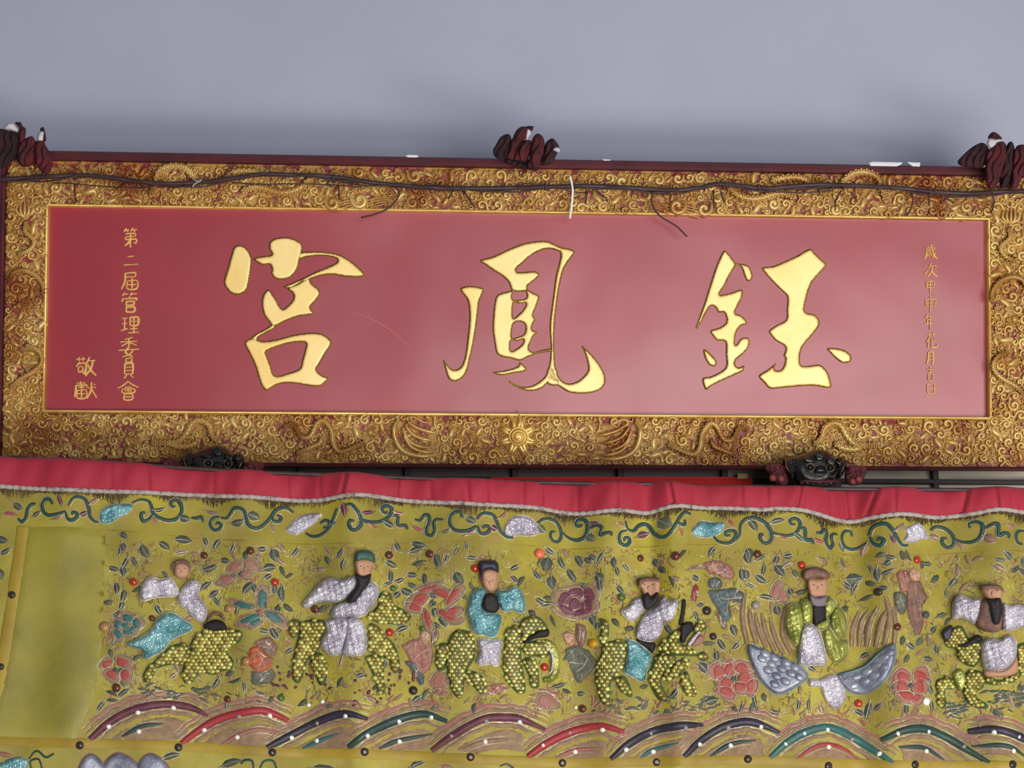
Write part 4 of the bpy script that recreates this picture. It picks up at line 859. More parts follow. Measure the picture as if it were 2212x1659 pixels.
# ---- riders and beasts
NS = [0]; stuffA = G(); stuffB = G()
def unit_scale(m, nm):
    g = G(); g.add(*_unit()); o = g.obj(nm, m); me = o.data; bpy.data.objects.remove(o); return me
def _unit():
    v = [(0,-1,0)]; f = []
    for k in (1,2):
        a = k*math.pi/4
        for j in range(8): v.append((math.sin(a)*math.cos(j*math.pi/4), -math.cos(a), math.sin(a)*math.sin(j*math.pi/4)))
    f = [(0, 1+j, 1+(j+1)%8) for j in range(8)] + [(1+j, 9+j, 9+(j+1)%8, 1+(j+1)%8) for j in range(8)]
    return v, f
SCM = [unit_scale(SCALEA, 'scale'), unit_scale(SCALEB, 'scale')]
def scales(root, poly, H, b, base, sp=9.5):
    P = resample(smooth_closed(poly, 4), 4); lo, hi = P.min(0), P.max(0); pts = []
    for j, y in enumerate(np.arange(lo[1]+3, hi[1], sp*.82)):
        for i, x in enumerate(np.arange(lo[0]+(sp/2 if j%2 else 0), hi[0], sp)): pts.append((x, y, (i+2*j)%3 == 0))
    if not pts: return
    q = np.array([(x, y) for x, y, _ in pts]); k = inside(q, P); d = dist(q, [P])
    for (x, y, alt), ok, dd in zip(pts, k, d):
        x += random.uniform(-1,1); y += random.uniform(-1,1)
        if not ok or dd < 2.6: continue
        s = math.sqrt(max(0, 1-(1-min(dd/b, 1))**2)); p = ban(np.array([(x, y)]), [base+H*s-.0005])[0]
        r = sp*.00056*random.uniform(.86, 1.12)
        if NS[0] < 300:
            NS[0] += 1; o = bpy.data.objects.new('scale', SCM[int(alt)]); COL.objects.link(o); o.parent = root
            o.location = Vector(p)-WLOC[root]; o.scale = (r, 0.0024, r*.85)
        else:
            v, f = _unit(); v = np.array(v)*np.array([r, 0.0024, r*.85])+p; (stuffB if alt else stuffA).add(v, f)
def beast(label, polys, off, s, sp=9.5, extra=()):
    root = None
    for poly in polys:
        q = T(off, s, poly); g = pad(G(), ban, q, 0.013, step=4, b=11)
        o = g.obj('beast' if root is None else 'limb', BEASTY, root or BNR, label if root is None else None)
        if root is None: root = o
        occ(q); outline(root, q, GREENT, 2.4, H=.003, name='green_thread'); scales(root, q, 0.013, 11, 0.0, sp)
    for nm, m, poly, H, b, base in extra:
        q = T(off, s, poly); pad(G(), ban, q, H, step=3, b=b, base=base).obj(nm, m, root); occ(q)
    return root
def rider(label, parts, off, s):
    root = None
    for nm, m, poly, H, b, base in parts:
        q = T(off, s, poly); satin = m in (LAV, AQUA, LIME)
        g = pad(G(), ban, q, H, step=3.2, b=b, base=base, lump=.14 if satin else .03)
        o = g.obj('rider' if root is None else nm, m, root or BNR, label if root is None else None)
        if root is None: root = o
        if satin: outline(root, q, SILVER, 1.6, H=.0022, base=max(base-.001, 0))
        occ(q)
        if nm == 'face':
            c = np.mean(q, 0); w = np.ptp(np.array(q)[:,0])
            g = G(); [dome(g, ban, c[0]+k*w*.2, c[1]-w*.12, w*.07, .003, base=base+H*.95, seg=8, rings=2, ry=w*.03) for k in (-1,1)]; g.obj('eyes', BROWNC, root)
            g = G(); dome(g, ban, c[0], c[1]+w*.05, w*.08, .004, base=base+H*.9, seg=8, rings=2, ry=w*.18); g.obj('nose', SKIN, root)
    return root
o3, z3 = (920,1200), 4.878
beast('scaled elephant with a curling trunk', [
 [(250,860),(330,790),(440,800),(500,860),(512,1000),(500,1100),(430,1210),(400,1290),(400,1400),(370,1490),(320,1490),(260,1380),(230,1250),(210,1100),(220,980)],
 [(850,780),(950,740),(1000,800),(1010,900),(1000,1050),(1020,1200),(1040,1320),(1050,1430),(1010,1460),(950,1440),(860,1330),(820,1230),(810,1100),(830,930)],
 [(110,980),(170,920),(235,950),(215,1100),(200,1200),(120,1200)], [(410,1240),(490,1220),(570,1260),(640,1340),(630,1430),(580,1470),(520,1400),(440,1330)],
 [(990,720),(1050,650),(1170,640),(1260,710),(1285,800),(1200,800),(1100,850),(1020,900),(1000,800)], [(1000,945),(1120,900),(1250,895),(1330,950),(1270,1070),(1150,1060),(1050,1040)],
 [(1020,1100),(1140,1080),(1180,1200),(1190,1380),(1110,1390),(1080,1250)]], o3, z3, extra=[
 ('ear_underside', HAIR, [(1000,930),(1080,870),(1180,795),(1290,770),(1290,850),(1150,875),(1060,920)], .012, 6, .004),  # dark pad at the mouth and the underside of the ear
 ('trunk', LIME, [(1250,880),(1340,900),(1410,1000),(1425,1150),(1400,1270),(1340,1330),(1240,1330),(1230,1280),(1310,1260),(1340,1150),(1320,1030),(1260,950)], .010, 6, 0.0),
 ('trunk_edge', LAV, [(1210,925),(1290,945),(1345,1020),(1360,1110),(1345,1200),(1300,1260),(1320,1180),(1325,1090),(1300,1010)], .013, 4, .004)])
rider('rider in an aqua robe with navy hat and black beard', [
 ('robe', AQUA, [(480,400),(560,340),(640,370),(620,470),(600,560),(680,610),(770,610),(800,640),(780,760),(740,850),(680,872),(610,840),(560,845),(490,800),(460,700),(430,600),(450,480)], .020, 16, .006),
 ('sleeve', AQUA, [(750,370),(850,360),(930,318),(1000,360),(1045,470),(1045,590),(990,610),(910,580),(850,600),(790,570),(740,480)], .018, 13, .006),
 ('face', SKIN, [(600,160),(750,160),(752,330),(700,385),(640,375),(592,300)], .014, 10, .010),
 ('hat', NAVY, [(556,110),(570,70),(640,55),(730,58),(766,100),(758,190),(700,160),(630,162),(592,210),(575,290),(568,180)], .018, 9, .010),
 ('beard', HAIR, [(620,420),(700,395),(760,450),(775,540),(740,600),(660,605),(600,560),(595,480)], .012, 10, .018),
 ('saddle_cloth', LAV, [(545,890),(640,880),(700,892),(800,888),(790,1000),(772,1150),(730,1172),(660,1150),(590,1165),(528,1130),(560,1020)], .018, 12, .004)], o3, z3)
o4, z4 = (1260,1230), 5.35
beast('scaled horned beast with a raised tail', [
 [(230,880),(330,830),(490,830),(490,960),(480,1080),(440,1160),(350,1260),(310,1330),(300,1450),(300,1540),(240,1560),(190,1480),(150,1300),(150,1150),(200,1000)],
 [(840,1000),(930,970),(1040,1010),(1030,1100),(930,1220),(900,1330),(960,1470),(950,1520),(880,1510),(800,1390),(770,1270),(790,1130)],
 [(180,570),(240,580),(290,640),(290,760),(260,840),(200,870),(190,760),(210,660)], [(370,1280),(450,1230),(510,1290),(560,1430),(550,1480),(500,1470),(420,1390)],
 [(870,880),(950,800),(1080,690),(1110,760),(1100,850),(1200,900),(1300,960),(1300,1000),(1100,1010),(960,980),(880,950)],
 [(1040,1100),(1120,1040),(1210,1050),(1190,1130),(1100,1220),(980,1290),(900,1250)], [(1110,1250),(1180,1180),(1220,1280),(1300,1400),(1290,1460),(1200,1470),(1130,1400)],
 [(1250,720),(1300,620),(1380,595),(1415,680),(1350,720),(1290,750)], [(1330,980),(1390,950),(1440,1020),(1400,1060),(1330,1040)]], o4, z4, extra=[
 ('mane', HAIR, [(1110,660),(1240,615),(1260,700),(1190,780),(1150,860),(1105,850)], .014, 6, .006),
 ('tusk', LAV, [(1185,870),(1310,725),(1345,730),(1220,895)], .008, 4, .008), ('tongue', PINK, [(1240,885),(1340,760),(1400,800),(1330,885)], .005, 4, .003)])
rider('rider in a lavender robe with long black beard beside the horned beast head', [
 ('robe', LAV, [(615,700),(680,560),(760,470),(830,420),(880,350),(930,310),(970,370),(1065,365),(1065,450),(1015,580),(960,625),(910,610),(912,690),(870,780),(800,832),(700,822),(615,785)], .022, 18, .006),
 ('sleeve', LAV, [(425,480),(510,440),(580,350),(660,318),(712,360),(722,450),(660,520),(620,570),(550,605),(470,550)], .017, 12, .006),
 ('face', SKIN, [(640,170),(660,120),(760,88),(870,108),(884,160),(872,270),(800,315),(720,315),(680,240)], .014, 10, .012),
 ('hat', BROWNC, [(636,165),(655,105),(760,80),(880,100),(890,150),(800,140),(720,150),(660,215)], .012, 6, .018),
 ('beard', HAIR, [(700,300),(760,250),(795,315),(845,258),(876,290),(850,380),(770,460),(715,450),(690,360)], .010, 8, .024),
 ('belt', HAIR, [(620,800),(720,832),(838,850),(805,965),(735,905),(630,845)], .012, 8, .006),
 ('saddle_cloth', AQUA, [(505,820),(600,830),(700,895),(793,980),(782,1060),(742,1180),(712,1282),(640,1295),(540,1235),(465,1190),(488,1080),(498,950)], .018, 13, .004),
 ('staff', HAIR, [(1125,365),(1165,365),(1160,470),(1130,640),(1080,650),(1110,500)], .006, 4, .003)], o4, z4)
o2, z2 = (540,1150), 3.259
beast('scaled beast with dark spotted hooves', [
 [(350,640),(430,610),(520,620),(535,680),(500,740),(500,790),(450,860),(400,900),(370,1000),(340,1060),(300,1030),(300,900),(320,800),(340,720)],
 [(840,650),(900,660),(960,730),(1010,780),(1040,850),(1055,960),(1010,990),(975,900),(900,870),(840,840)],
 [(275,640),(300,608),(345,618),(335,700),(300,745),(275,700)], [(430,860),(500,850),(542,930),(532,1050),(490,1072),(460,1000),(430,930)],
 [(820,880),(940,880),(940,1020),(945,1130),(900,1132),(870,1020)], [(830,600),(900,520),(915,430),(985,425),(1010,500),(1080,540),(1135,590),(1080,645),(980,645),(900,640)]], o2, z2)
rider('rider in a lavender robe with green hat and sweeping black beard', [
 ('robe', LAV, [(800,390),(850,345),(900,375),(910,430),(870,515),(800,595),(720,605),(630,605),(565,590),(600,520),(690,490),(740,470)], .021, 14, .006),
 ('sleeve', LAV, [(365,505),(430,420),(510,340),(570,318),(640,335),(740,322),(760,370),(700,455),(620,495),(540,490),(470,492),(400,530)], .018, 12, .006),
 ('skirt', LAV, [(525,620),(690,608),(690,700),(645,850),(580,875),(495,800),(510,740),(540,690)], .018, 12, .004),
 ('skirt', LAV, [(680,608),(785,628),(820,720),(815,845),(740,880),(650,855),(680,720)], .019, 12, .005),
 ('face', SKIN, [(748,200),(870,200),(862,270),(845,318),(765,318),(745,270)], .013, 9, .012),
 ('hat', TEALH, [(740,200),(752,150),(810,132),(868,148),(884,195),(872,222),(810,205),(752,222)], .017, 8, .012),
 ('beard', HAIR, [(745,295),(795,318),(852,295),(840,360),(795,420),(745,492),(688,505),(700,450),(755,380)], .010, 7, .024)], o2, z2)
beast('small scaled beast crouching with green thread mane', [
 [(1030,960),(1120,880),(1200,800),(1300,780),(1330,850),(1290,930),(1200,930),(1110,960),(1060,1045),(1010,1045)],
 [(1400,700),(1500,660),(1600,680),(1700,700),(1690,770),(1620,790),(1600,850),(1640,900),(1630,960),(1560,975),(1500,1000),(1400,985),(1350,1055),(1310,1065),(1278,1010),(1290,930),(1330,850),(1340,770)]], (0,1150), z2, extra=[
 ('drum', HAIR, [(1425,660),(1460,625),(1520,610),(1575,630),(1595,680),(1550,695),(1480,690)], .016, 8, .008),
 ('drum_rim', BROWNC, [(1450,620),(1475,575),(1520,555),(1565,570),(1590,620),(1570,615),(1545,585),(1510,580),(1480,600),(1465,630)], .010, 4, .012)])
rider('bareheaded rider in a lavender top with aqua skirt', [
 ('robe', LAV, [(1245,480),(1300,360),(1370,328),(1405,370),(1392,440),(1442,500),(1455,570),(1425,625),(1380,615),(1310,545)], .019, 13, .006),
 ('sleeve', LAV, [(985,475),(1000,380),(1060,315),(1130,330),(1200,318),(1255,400),(1242,445),(1180,455),(1100,462),(1030,485)], .017, 11, .006),
 ('skirt', AQUA, [(900,785),(990,740),(1060,690),(1110,610),(1180,562),(1240,570),(1290,610),(1355,650),(1335,692),(1250,732),(1190,775),(1150,832),(1080,872),(1020,894),(1000,830),(930,812)], .018, 13, .006),
 ('face', SKIN, [(1222,260),(1232,220),(1275,205),(1320,220),(1332,265),(1315,310),(1270,325),(1232,305)], .014, 9, .012),
 ('hair', BROWNC, [(1212,270),(1212,225),(1245,195),(1280,188),(1325,200),(1345,245),(1338,285),(1318,230),(1275,212),(1235,225)], .016, 6, .012)], (0,1150), z2)
o6, z6 = (1960,1240), 5.53
beast('scaled lion beast with striped chest', [
 [(700,1180),(830,1150),(910,1220),(900,1350),(830,1400),(830,1480),(930,1550),(940,1600),(850,1605),(740,1545),(695,1450)],
 [(360,1280),(430,1240),(520,1220),(590,1290),(570,1370),(480,1370),(470,1450),(490,1530),(450,1605),(390,1560),(370,1420)],
 [(1290,870),(1400,820),(1560,850),(1600,1250),(1450,1250),(1300,1160),(1310,1000)], [(480,800),(560,640),(660,620),(740,780),(860,830),(860,1000),(800,1110),(700,1080),(620,1000),(600,900),(500,870)],
 [(910,1240),(1100,1270),(1300,1180),(1330,1230),(1120,1330),(920,1310)]], o6, z6, sp=8, extra=[
 ('mane', INK, [(430,700),(490,630),(560,610),(550,760),(470,795)], .014, 6, .006), ('chest', LIME, [(560,1200),(640,1125),(705,1200),(705,1330),(640,1395)], .012, 8, .004),
 ('saddle_front', HAIR, [(590,845),(700,808),(830,728),(885,780),(830,822),(700,885)], .012, 6, .008)])
rider('rider in a white satin robe with wide sleeves and bare chest', [
 ('robe', BROWNC, [(855,330),(950,308),(1075,330),(1105,480),(1095,650),(1030,705),(900,690),(805,605),(840,450)], .018, 14, .006),
 ('sleeve', LAV, [(555,400),(580,290),(640,236),(740,285),(862,308),(852,450),(835,540),(790,595),(700,545),(640,515),(570,530)], .019, 13, .008),
 ('sleeve', LAV, [(1100,378),(1200,388),(1290,368),(1400,378),(1560,390),(1560,600),(1390,628),(1280,665),(1108,685)], .019, 14, .008),
 ('saddle_cloth', LAV, [(868,830),(950,778),(1060,800),(1140,748),(1220,738),(1284,820),(1284,950),(1222,1085),(1100,1155),(950,1165),(895,1120),(868,960)], .021, 14, .006),
 ('saddle_hem', SKIN, [(900,1150),(1100,1155),(1210,1090),(1285,990),(1315,1145),(1250,1210),(1100,1238),(925,1235)], .010, 8, .004),
 ('face', SKIN, [(860,190),(900,160),(1000,165),(1080,190),(1100,240),(1070,315),(990,320),(930,312),(885,250)], .013, 9, .014),
 ('hat', BROWNC, [(835,170),(880,135),(1000,140),(1085,170),(1115,240),(1060,205),(980,195),(910,205)], .014, 6, .016),
 ('beard', HAIR, [(920,300),(990,310),(1065,300),(1088,420),(1080,520),(1050,615),(990,612),(955,500),(940,400)], .012, 9, .022)], o6, z6)
# crane carrier with spread wings
o5, z5 = (1590,1210), 4.878
q = T(o5, z5, [(760,1250),(860,1255),(930,1225),(1060,1195),(1175,1330),(1185,1450),(1110,1555),(1010,1555),(930,1460),(870,1350),(760,1340)])
crane = pad(G(), ban, q, .016, step=3, b=12, lump=.2).obj('crane', LAV, BNR, 'silver crane with two spread scalloped wings'); occ(q)
for p in ([(115,900),(170,888),(300,950),(440,1010),(560,1060),(680,1130),(752,1215),(700,1290),(580,1370),(460,1422),(380,1405),(260,1290),(170,1130),(120,1000)],
          [(1080,1200),(1250,1150),(1400,1080),(1550,920),(1660,875),(1675,960),(1655,1100),(1580,1260),(1450,1385),(1340,1415),(1220,1375),(1130,1290)]):
    q = T(o5, z5, p); o = pad(G(), ban, q, .016, step=3, b=9).obj('wing', WING, crane); occ(q); outline(crane, q, WINGT, 2.4, H=.003, name='wing_edge')
    q2 = np.array(q); c = q2.mean(0); outline(crane, c+(q2-c)*.74, WINGT, 3, H=.003, base=.0145, name='wing_edge')
for k in range(2):
    for (x, y, a) in (((270,1040),(370,1100),(470,1150),(570,1200),(650,1235),(330,1160),(420,1225),(510,1280),(400,1300),(300,990),(400,1035),(510,1085),(600,1130),(250,960)) and [(x, y, .5) for x, y in ((270,1040),(370,1100),(470,1150),(570,1200),(650,1235),(330,1160),(420,1225),(510,1280),(400,1310),(300,990),(400,1035),(510,1085),(610,1140))]) if k == 0 else [(x, y, -.5) for x, y in ((1220,1250),(1310,1220),(1400,1170),(1490,1110),(1560,1020),(1290,1310),(1380,1270),(1470,1210),(1550,1130),(1610,980))]:
        (px, py), = T(o5, z5, [(x, y)]); dome(G(), ban, px, py, 13.5, .006, ry=10, ang=a, base=.012+.0015*(y/1300), seg=12).obj('feather', WING, crane)
for p in ([(110,880),(60,600),(80,350)], [(210,890),(150,650),(130,500)], [(310,930),(230,720),(190,560)], [(400,970),(310,760),(260,560)], [(490,1000),(400,800),(350,600)], [(570,990),(480,780),(500,560),(540,460)], [(1330,900),(1350,650),(1420,520)], [(1400,900),(1430,650),(1500,480)], [(1480,910),(1530,650),(1600,500)], [(1560,900),(1610,600),(1560,380)], [(1650,880),(1670,700),(1640,500)], [(1250,900),(1270,700),(1330,520)]):
    q = T(o5, z5, p); o = ribbon(G(), ban, q, [8,13,11,4], .005, n=6).obj('tail_plume', TAN, crane, 'tan tail plume')
    ribbon(G(), ban, offset(q, 6), 1.6, .003, sm=False, sec=3).obj('silver_thread', SILVER, crane); [OB.append(t) for t in smooth_open(q, 5)]
rider('seated rider in a lime satin robe with grey beard', [
 ('robe', LIME, [(530,490),(640,462),(695,560),(705,640),(695,720),(645,905),(560,835),(505,700),(515,580)], .020, 14, .006),
 ('robe_fold', LIME, [(670,440),(765,415),(805,500),(805,600),(765,685),(690,645),(675,540)], .019, 12, .008),
 ('robe_fold', LIME, [(945,420),(1010,385),(1075,450),(1062,505),(990,595),(935,625),(925,500)], .019, 11, .008),
 ('robe_fold', LIME, [(985,640),(1040,515),(1110,485),(1185,565),(1200,700),(1165,835),(1080,785),(1000,715)], .020, 14, .006),
 ('robe_fold', LIME, [(930,740),(1000,720),(1100,850),(1205,830),(1205,1000),(1080,1085),(990,1005),(940,900)], .018, 13, .005),
 ('knot', LIME, [(835,680),(960,615),(995,660),(945,735),(860,730)], .018, 8, .012),
 ('skirt', LAV, [(685,715),(760,678),(835,700),(885,780),(925,900),(955,1085),(850,1115),(655,1105),(645,950)], .020, 14, .008),
 ('hat', BROWNC, [(688,190),(695,120),(760,88),(850,78),(960,108),(1005,160),(965,205),(850,190),(740,225)], .016, 9, .012),
 ('face', SKIN, [(742,205),(850,195),(965,200),(960,370),(870,395),(768,375)], .014, 10, .012),
 ('beard', GREYB, [(762,370),(860,395),(958,368),(935,485),(800,485)], .012, 7, .018),
 ('collar', HAIR, [(800,480),(935,480),(945,620),(832,695),(798,600)], .012, 8, .012)], o5, z5)
if stuffA.v: stuffA.obj('small_scales', SCALEA, BNR, kind='stuff')
if stuffB.v: stuffB.obj('small_brass_scales', SCALEB, BNR, kind='stuff')

# ---- small flat embroidered attendants
def attendant(parts, label):
    root = None
    for m, q, H in parts:
        q = [(x+random.uniform(-2.5,2.5), y+random.uniform(-2.5,2.5)) for x, y in smooth_closed(q, 2)]
        o = pad(G(), ban, q, H*.6, step=3.5, b=3, lump=.3).obj('attendant' if root is None else 'patch', m, root or BNR, label if root is None else None)
        if root is None: root = o
        outline(root, q, BROWNC, 1.6, H=.002, name='outline_thread'); occ(q)
        c = np.mean(q, 0); g = G(); g2 = G()
        for k in range(12):
            a, b_ = q[(k*3) % len(q)], q[(k*2+3) % len(q)]
            pa, pb = [(c[0]*u+t[0]*(1-u), c[1]*u+t[1]*(1-u)) for t, u in ((a, random.uniform(.1,.5)), (b_, random.uniform(.2,.8)))]
            ribbon(g if k % 2 else g2, ban, [pa, ((pa[0]+pb[0])/2+random.uniform(-4,4), (pa[1]+pb[1])/2+random.uniform(-4,4)), pb], 1.7, .0018, base=H*.5, n=3, sec=3)
        g.obj('fold_thread', SILVER, root); g2.obj('fold_thread', BROWNC, root)
C6 = lambda p: [c6(*a) for a in p]; C7 = lambda p: [c7(*a) for a in p]; C8 = lambda p: [c8(*a) for a in p]
attendant([(PINK, C6([(1070,790),(1130,760),(1190,740),(1250,760),(1290,850),(1270,950),(1220,1000),(1160,960),(1120,880)]), .005), (BLUEG, C6([(1090,900),(1150,910),(1200,960),(1220,1060),(1190,1070),(1150,980)]), .006), (SKIN, C6([(1200,700),(1250,690),(1270,740),(1240,790),(1200,770)]), .007), (BROWNC, C6([(1270,700),(1320,670),(1330,740),(1290,800),(1270,770)]), .005)], 'small flat attendant in pink and teal')
attendant([(ORANGE, C6([(10,820),(60,790),(110,850),(160,890),(150,950),(90,985),(20,960),(-20,900)]), .005), (BROWNC, C6([(20,790),(80,740),(150,740),(190,800),(170,880),(110,850),(70,800)]), .005), (STONE, C6([(10,980),(90,985),(160,950),(180,1020),(100,1070),(20,1060)]), .004)], 'small flat attendant in orange')
attendant([(STONE, C7([(460,830),(540,790),(620,830),(680,900),(640,990),(560,1060),(510,980)]), .005), (SKIN, C7([(450,720),(490,690),(530,720),(530,780),(480,790)]), .007), (BROWNC, C7([(540,660),(600,650),(620,720),(580,800),(540,760)]), .005)], 'small flat attendant in stone grey')
attendant([(BLUEG, C7([(1450,420),(1530,400),(1640,390),(1690,430),(1670,480),(1610,500),(1620,600),(1570,640),(1530,560),(1480,480)]), .005), (BLUEG, C7([(1460,340),(1540,325),(1555,380),(1500,400),(1465,385)]), .006), (PINK, C7([(1440,215),(1520,198),(1600,230),(1645,300),(1600,335),(1540,305),(1470,290)]), .005), (TAN, C7([(1285,285),(1350,235),(1440,222),(1440,250),(1350,278)]), .004), (BLUEG, C7([(1640,400),(1700,420),(1690,490),(1640,480)]), .005), (BROWNC, C7([(1520,560),(1580,600),(1600,680),(1560,690)]), .004), (SKIN, C7([(1470,215),(1520,205),(1545,250),(1510,285),(1475,260)]), .007), (REDT, C7([(1335,450),(1370,370),(1395,420),(1375,490),(1340,480)]), .006), (REDT, C7([(1550,235),(1585,240),(1585,285),(1555,275)]), .007)], 'small flat attendant in blue grey with pink scarf')
attendant([(BROWNC, C8([(1180,350),(1260,340),(1300,420),(1330,460),(1290,500),(1290,600),(1270,710),(1220,710),(1190,620),(1160,500)]), .006), (PINK, C8([(1095,290),(1150,270),(1180,310),(1180,400),(1130,420),(1095,360)]), .006), (SKIN, C8([(1190,270),(1240,250),(1275,290),(1270,340),(1210,350)]), .007), (STONE, C8([(1075,440),(1140,430),(1160,520),(1130,580),(1080,540)]), .006), (REDT, C8([(1130,280),(1180,275),(1180,320),(1140,325)]), .008)], 'small flat attendant in brown with a pink headdress')
# rocks and cloud ground under the beasts
for m, p in ((STONE, [(370,1492),(430,1480),(500,1488),(560,1470),(575,1500),(520,1508),(470,1518),(420,1505)]), (STONE, [(300,1478),(350,1488),(400,1500),(360,1508),(310,1496)]), (STONE, [(1280,1520),(1340,1508),(1400,1515),(1440,1530),(1370,1542),(1300,1538)]), (STONE, [(1420,1522),(1480,1512),(1540,1500),(1500,1530),(1440,1540)]),
             (PINK, [(930,1472),(975,1452),(985,1482),(950,1500)]), (PINK, [(1040,1485),(1085,1478),(1090,1500),(1050,1512)]), (PINK, [(1140,1500),(1185,1480),(1212,1520),(1170,1528)]), (STONE, [(2080,1510),(2130,1480),(2170,1510),(2212,1515),(2190,1545),(2130,1540)]), (STONE, [(2040,1525),(2075,1515),(2090,1540),(2055,1550)]),
             (STONE, [(2140,1500),(2180,1490),(2215,1500),(2210,1520),(2160,1516)])):
    P_ = np.array(p); o = None; k_ = 0; g = G(); gs = G()
    while k_ < 26:
        c_ = P_.min(0)+np.random.default_rng(k_+int(P_[0,0])).random(2)*np.ptp(P_, axis=0)
        if k_ % 2 or inside(c_[None], P_)[0]:
            a_ = random.uniform(-.5, .5); L_ = random.uniform(12, 26); q_ = [(c_[0]-L_*math.cos(a_)/2, c_[1]-L_*math.sin(a_)/2), (c_[0], c_[1]-random.uniform(-4,4)), (c_[0]+L_*math.cos(a_)/2, c_[1]+L_*math.sin(a_)/2)]
            ribbon(g, ban, q_, [2, random.uniform(5,9), 1.5], .003, n=3); ribbon(gs, ban, offset(q_, 3.4), 1.4, .0024, sm=False, sec=3)
        k_ += 1
    o = g.obj('rock', m, BNR); gs.obj('silver_thread', SILVER, o); occ(p)
for k in range(46):     # dark wine flecks round the hooves of the spotted beast
    x, y = random.choice([(random.uniform(580,640), random.uniform(1440,1500)), (random.uniform(655,715), random.uniform(1450,1500)), (random.uniform(755,850), random.uniform(1455,1525)), (random.uniform(840,900), random.uniform(1440,1490))])
    dome(G(), ban, x, y, random.uniform(3,7), .003, ry=random.uniform(2.5,4.5), ang=random.uniform(0,3), seg=8, rings=2).obj('fleck', WINE, BNR); OB.append((x, y))

# ---- wave arches with pearls
ARC = [(WINE, [(196,1597),(233,1563),(276,1538),(322,1525),(368,1521),(414,1529),(448,1546)], [(235,1569),(298,1539),(374,1528)], DGREEN, [(264,1591),(307,1569),(353,1563)], [(300,1580)]),
 (REDT, [(391,1606),(430,1576),(479,1550),(552,1535),(586,1540),(623,1556)], [(440,1576),(516,1548),(583,1545)], PINK, [(476,1609),(515,1588),(560,1576),(610,1585)], [(512,1592)]),
 (INK, [(577,1615),(629,1587),(684,1559),(742,1542),(795,1554)], [(629,1592),(684,1561),(746,1546)], LEAFT, [(653,1617),(687,1601),(733,1584)], [(684,1600)]),
 (DGREEN, [(752,1615),(795,1584),(862,1553),(917,1542),(966,1558)], [(794,1589),(862,1557),(932,1548)], DGREEN, [(819,1617),(862,1599),(936,1585)], [(863,1601)]),
 (WINE, [(933,1621),(976,1590),(1043,1554),(1100,1550),(1129,1555),(1178,1576)], [(975,1590),(1050,1558),(1123,1559)], TAN, [(1000,1618),(1048,1602),(1110,1596)], [(1048,1602)]),
 (REDT, [(1141,1634),(1178,1608),(1233,1581),(1295,1568),(1347,1582)], [(1174,1610),(1233,1582),(1301,1576)], PINK, [(1203,1637),(1246,1620),(1304,1616)], [(1244,1623)]),
 (INK, [(1319,1640),(1356,1608),(1411,1579),(1467,1568),(1519,1566)], [(1351,1619),(1407,1583),(1479,1573)], LEAFT, [(1384,1637),(1411,1620),(1464,1605)], [(1412,1623)]),
 (INK, [(1476,1635),(1510,1602),(1559,1571),(1608,1559),(1646,1567),(1683,1583)], [(1510,1607),(1572,1571),(1643,1569)], DGREEN, [(1534,1634),(1577,1608),(1632,1599)], [(1577,1610)]),
 (LEAFT, [(1663,1637),(1698,1605),(1738,1582),(1790,1571),(1845,1590),(1894,1623),(1928,1648)], [(1696,1607),(1736,1584),(1789,1575),(1848,1595),(1901,1628)], ROSE, [(1720,1640),(1753,1617),(1790,1608),(1833,1620),(1861,1642)], [(1791,1613)]),
 (DGREEN, [(1904,1599),(1947,1579),(1996,1574),(2045,1590),(2091,1619),(2134,1648)], [(1937,1584),(2009,1579),(2085,1613)], DGREEN, [(1940,1614),(1999,1616),(2045,1642)], [(2003,1622)]),
 (INK, [(2094,1580),(2146,1576),(2212,1597),(2260,1625)], [(2143,1581),(2198,1592)], DGREEN, [(2100,1612),(2170,1612),(2220,1640)], [(2184,1622)])]
def bead(x, y, r, m, name='bead', parent=None, h=None, label=None):
    o = dome(G(), ban, x, y, r, h or r*.0009, base=.001, seg=14, rings=4).obj(name, m, parent or BNR, label); OB.append((x, y)); return o
for i, (m, p, pearls, m2, p2, pe2) in enumerate(ARC):
    o = ribbon(G(), ban, p, [13,18,19,18,9], .006, n=6).obj('wave_arch', m, BNR)
    for d in (-10, 10): ribbon(G(), ban, offset(p, d), 1.8, .003, sm=False, sec=3).obj('silver_thread', SILVER, o)
    for d, mm, w in ((-16, TAN, 11), (17, TAN, 11), (-26, PINK, 8)):
        q = offset(p, d); q = q + np.stack([0*q[:,0], 2.0*np.sin(np.arange(len(q))*1.9)], 1)
        ribbon(G(), ban, q, w, .0022, sm=False, taper=.22).obj('foam_band', mm, o)
        ribbon(G(), ban, q+np.array([0, -w*.55]), 1.4, .0026, sm=False, sec=3).obj('silver_thread', SILVER, o)
    q = offset(p, 26); base_y = max(p[0][1], p[-1][1], p2[0][1])+4
    fld = [tuple(a) for a in q[2:-2:3]] + [(q[-3][0]-4, base_y), (q[2][0]+8, base_y)]
    pad(G(), ban, fld, .0012, step=6, b=3, sm=False).obj('foam_field', TAN, o)
    for x, y in pearls: bead(x, y, 6.2, BEADW if (x*7) % 3 > .8 else BEADG, 'pearl', o)
    o2_ = ribbon(G(), ban, p2, [5,11,9,3], .004, n=6, base=.001).obj('ripple', m2, o)
    for d in (-7, 7, 13, 19):
        q = offset(p2, d); ribbon(G(), ban, q, 1.6 if abs(d) == 7 else 5, .0026, sm=False, sec=3, base=.0005, taper=.25).obj('silver_thread' if abs(d) == 7 else 'foam_band', SILVER if abs(d) == 7 else TAN, o)
    for x, y in pe2: bead(x, y, 6, BEADW, 'pearl', o)
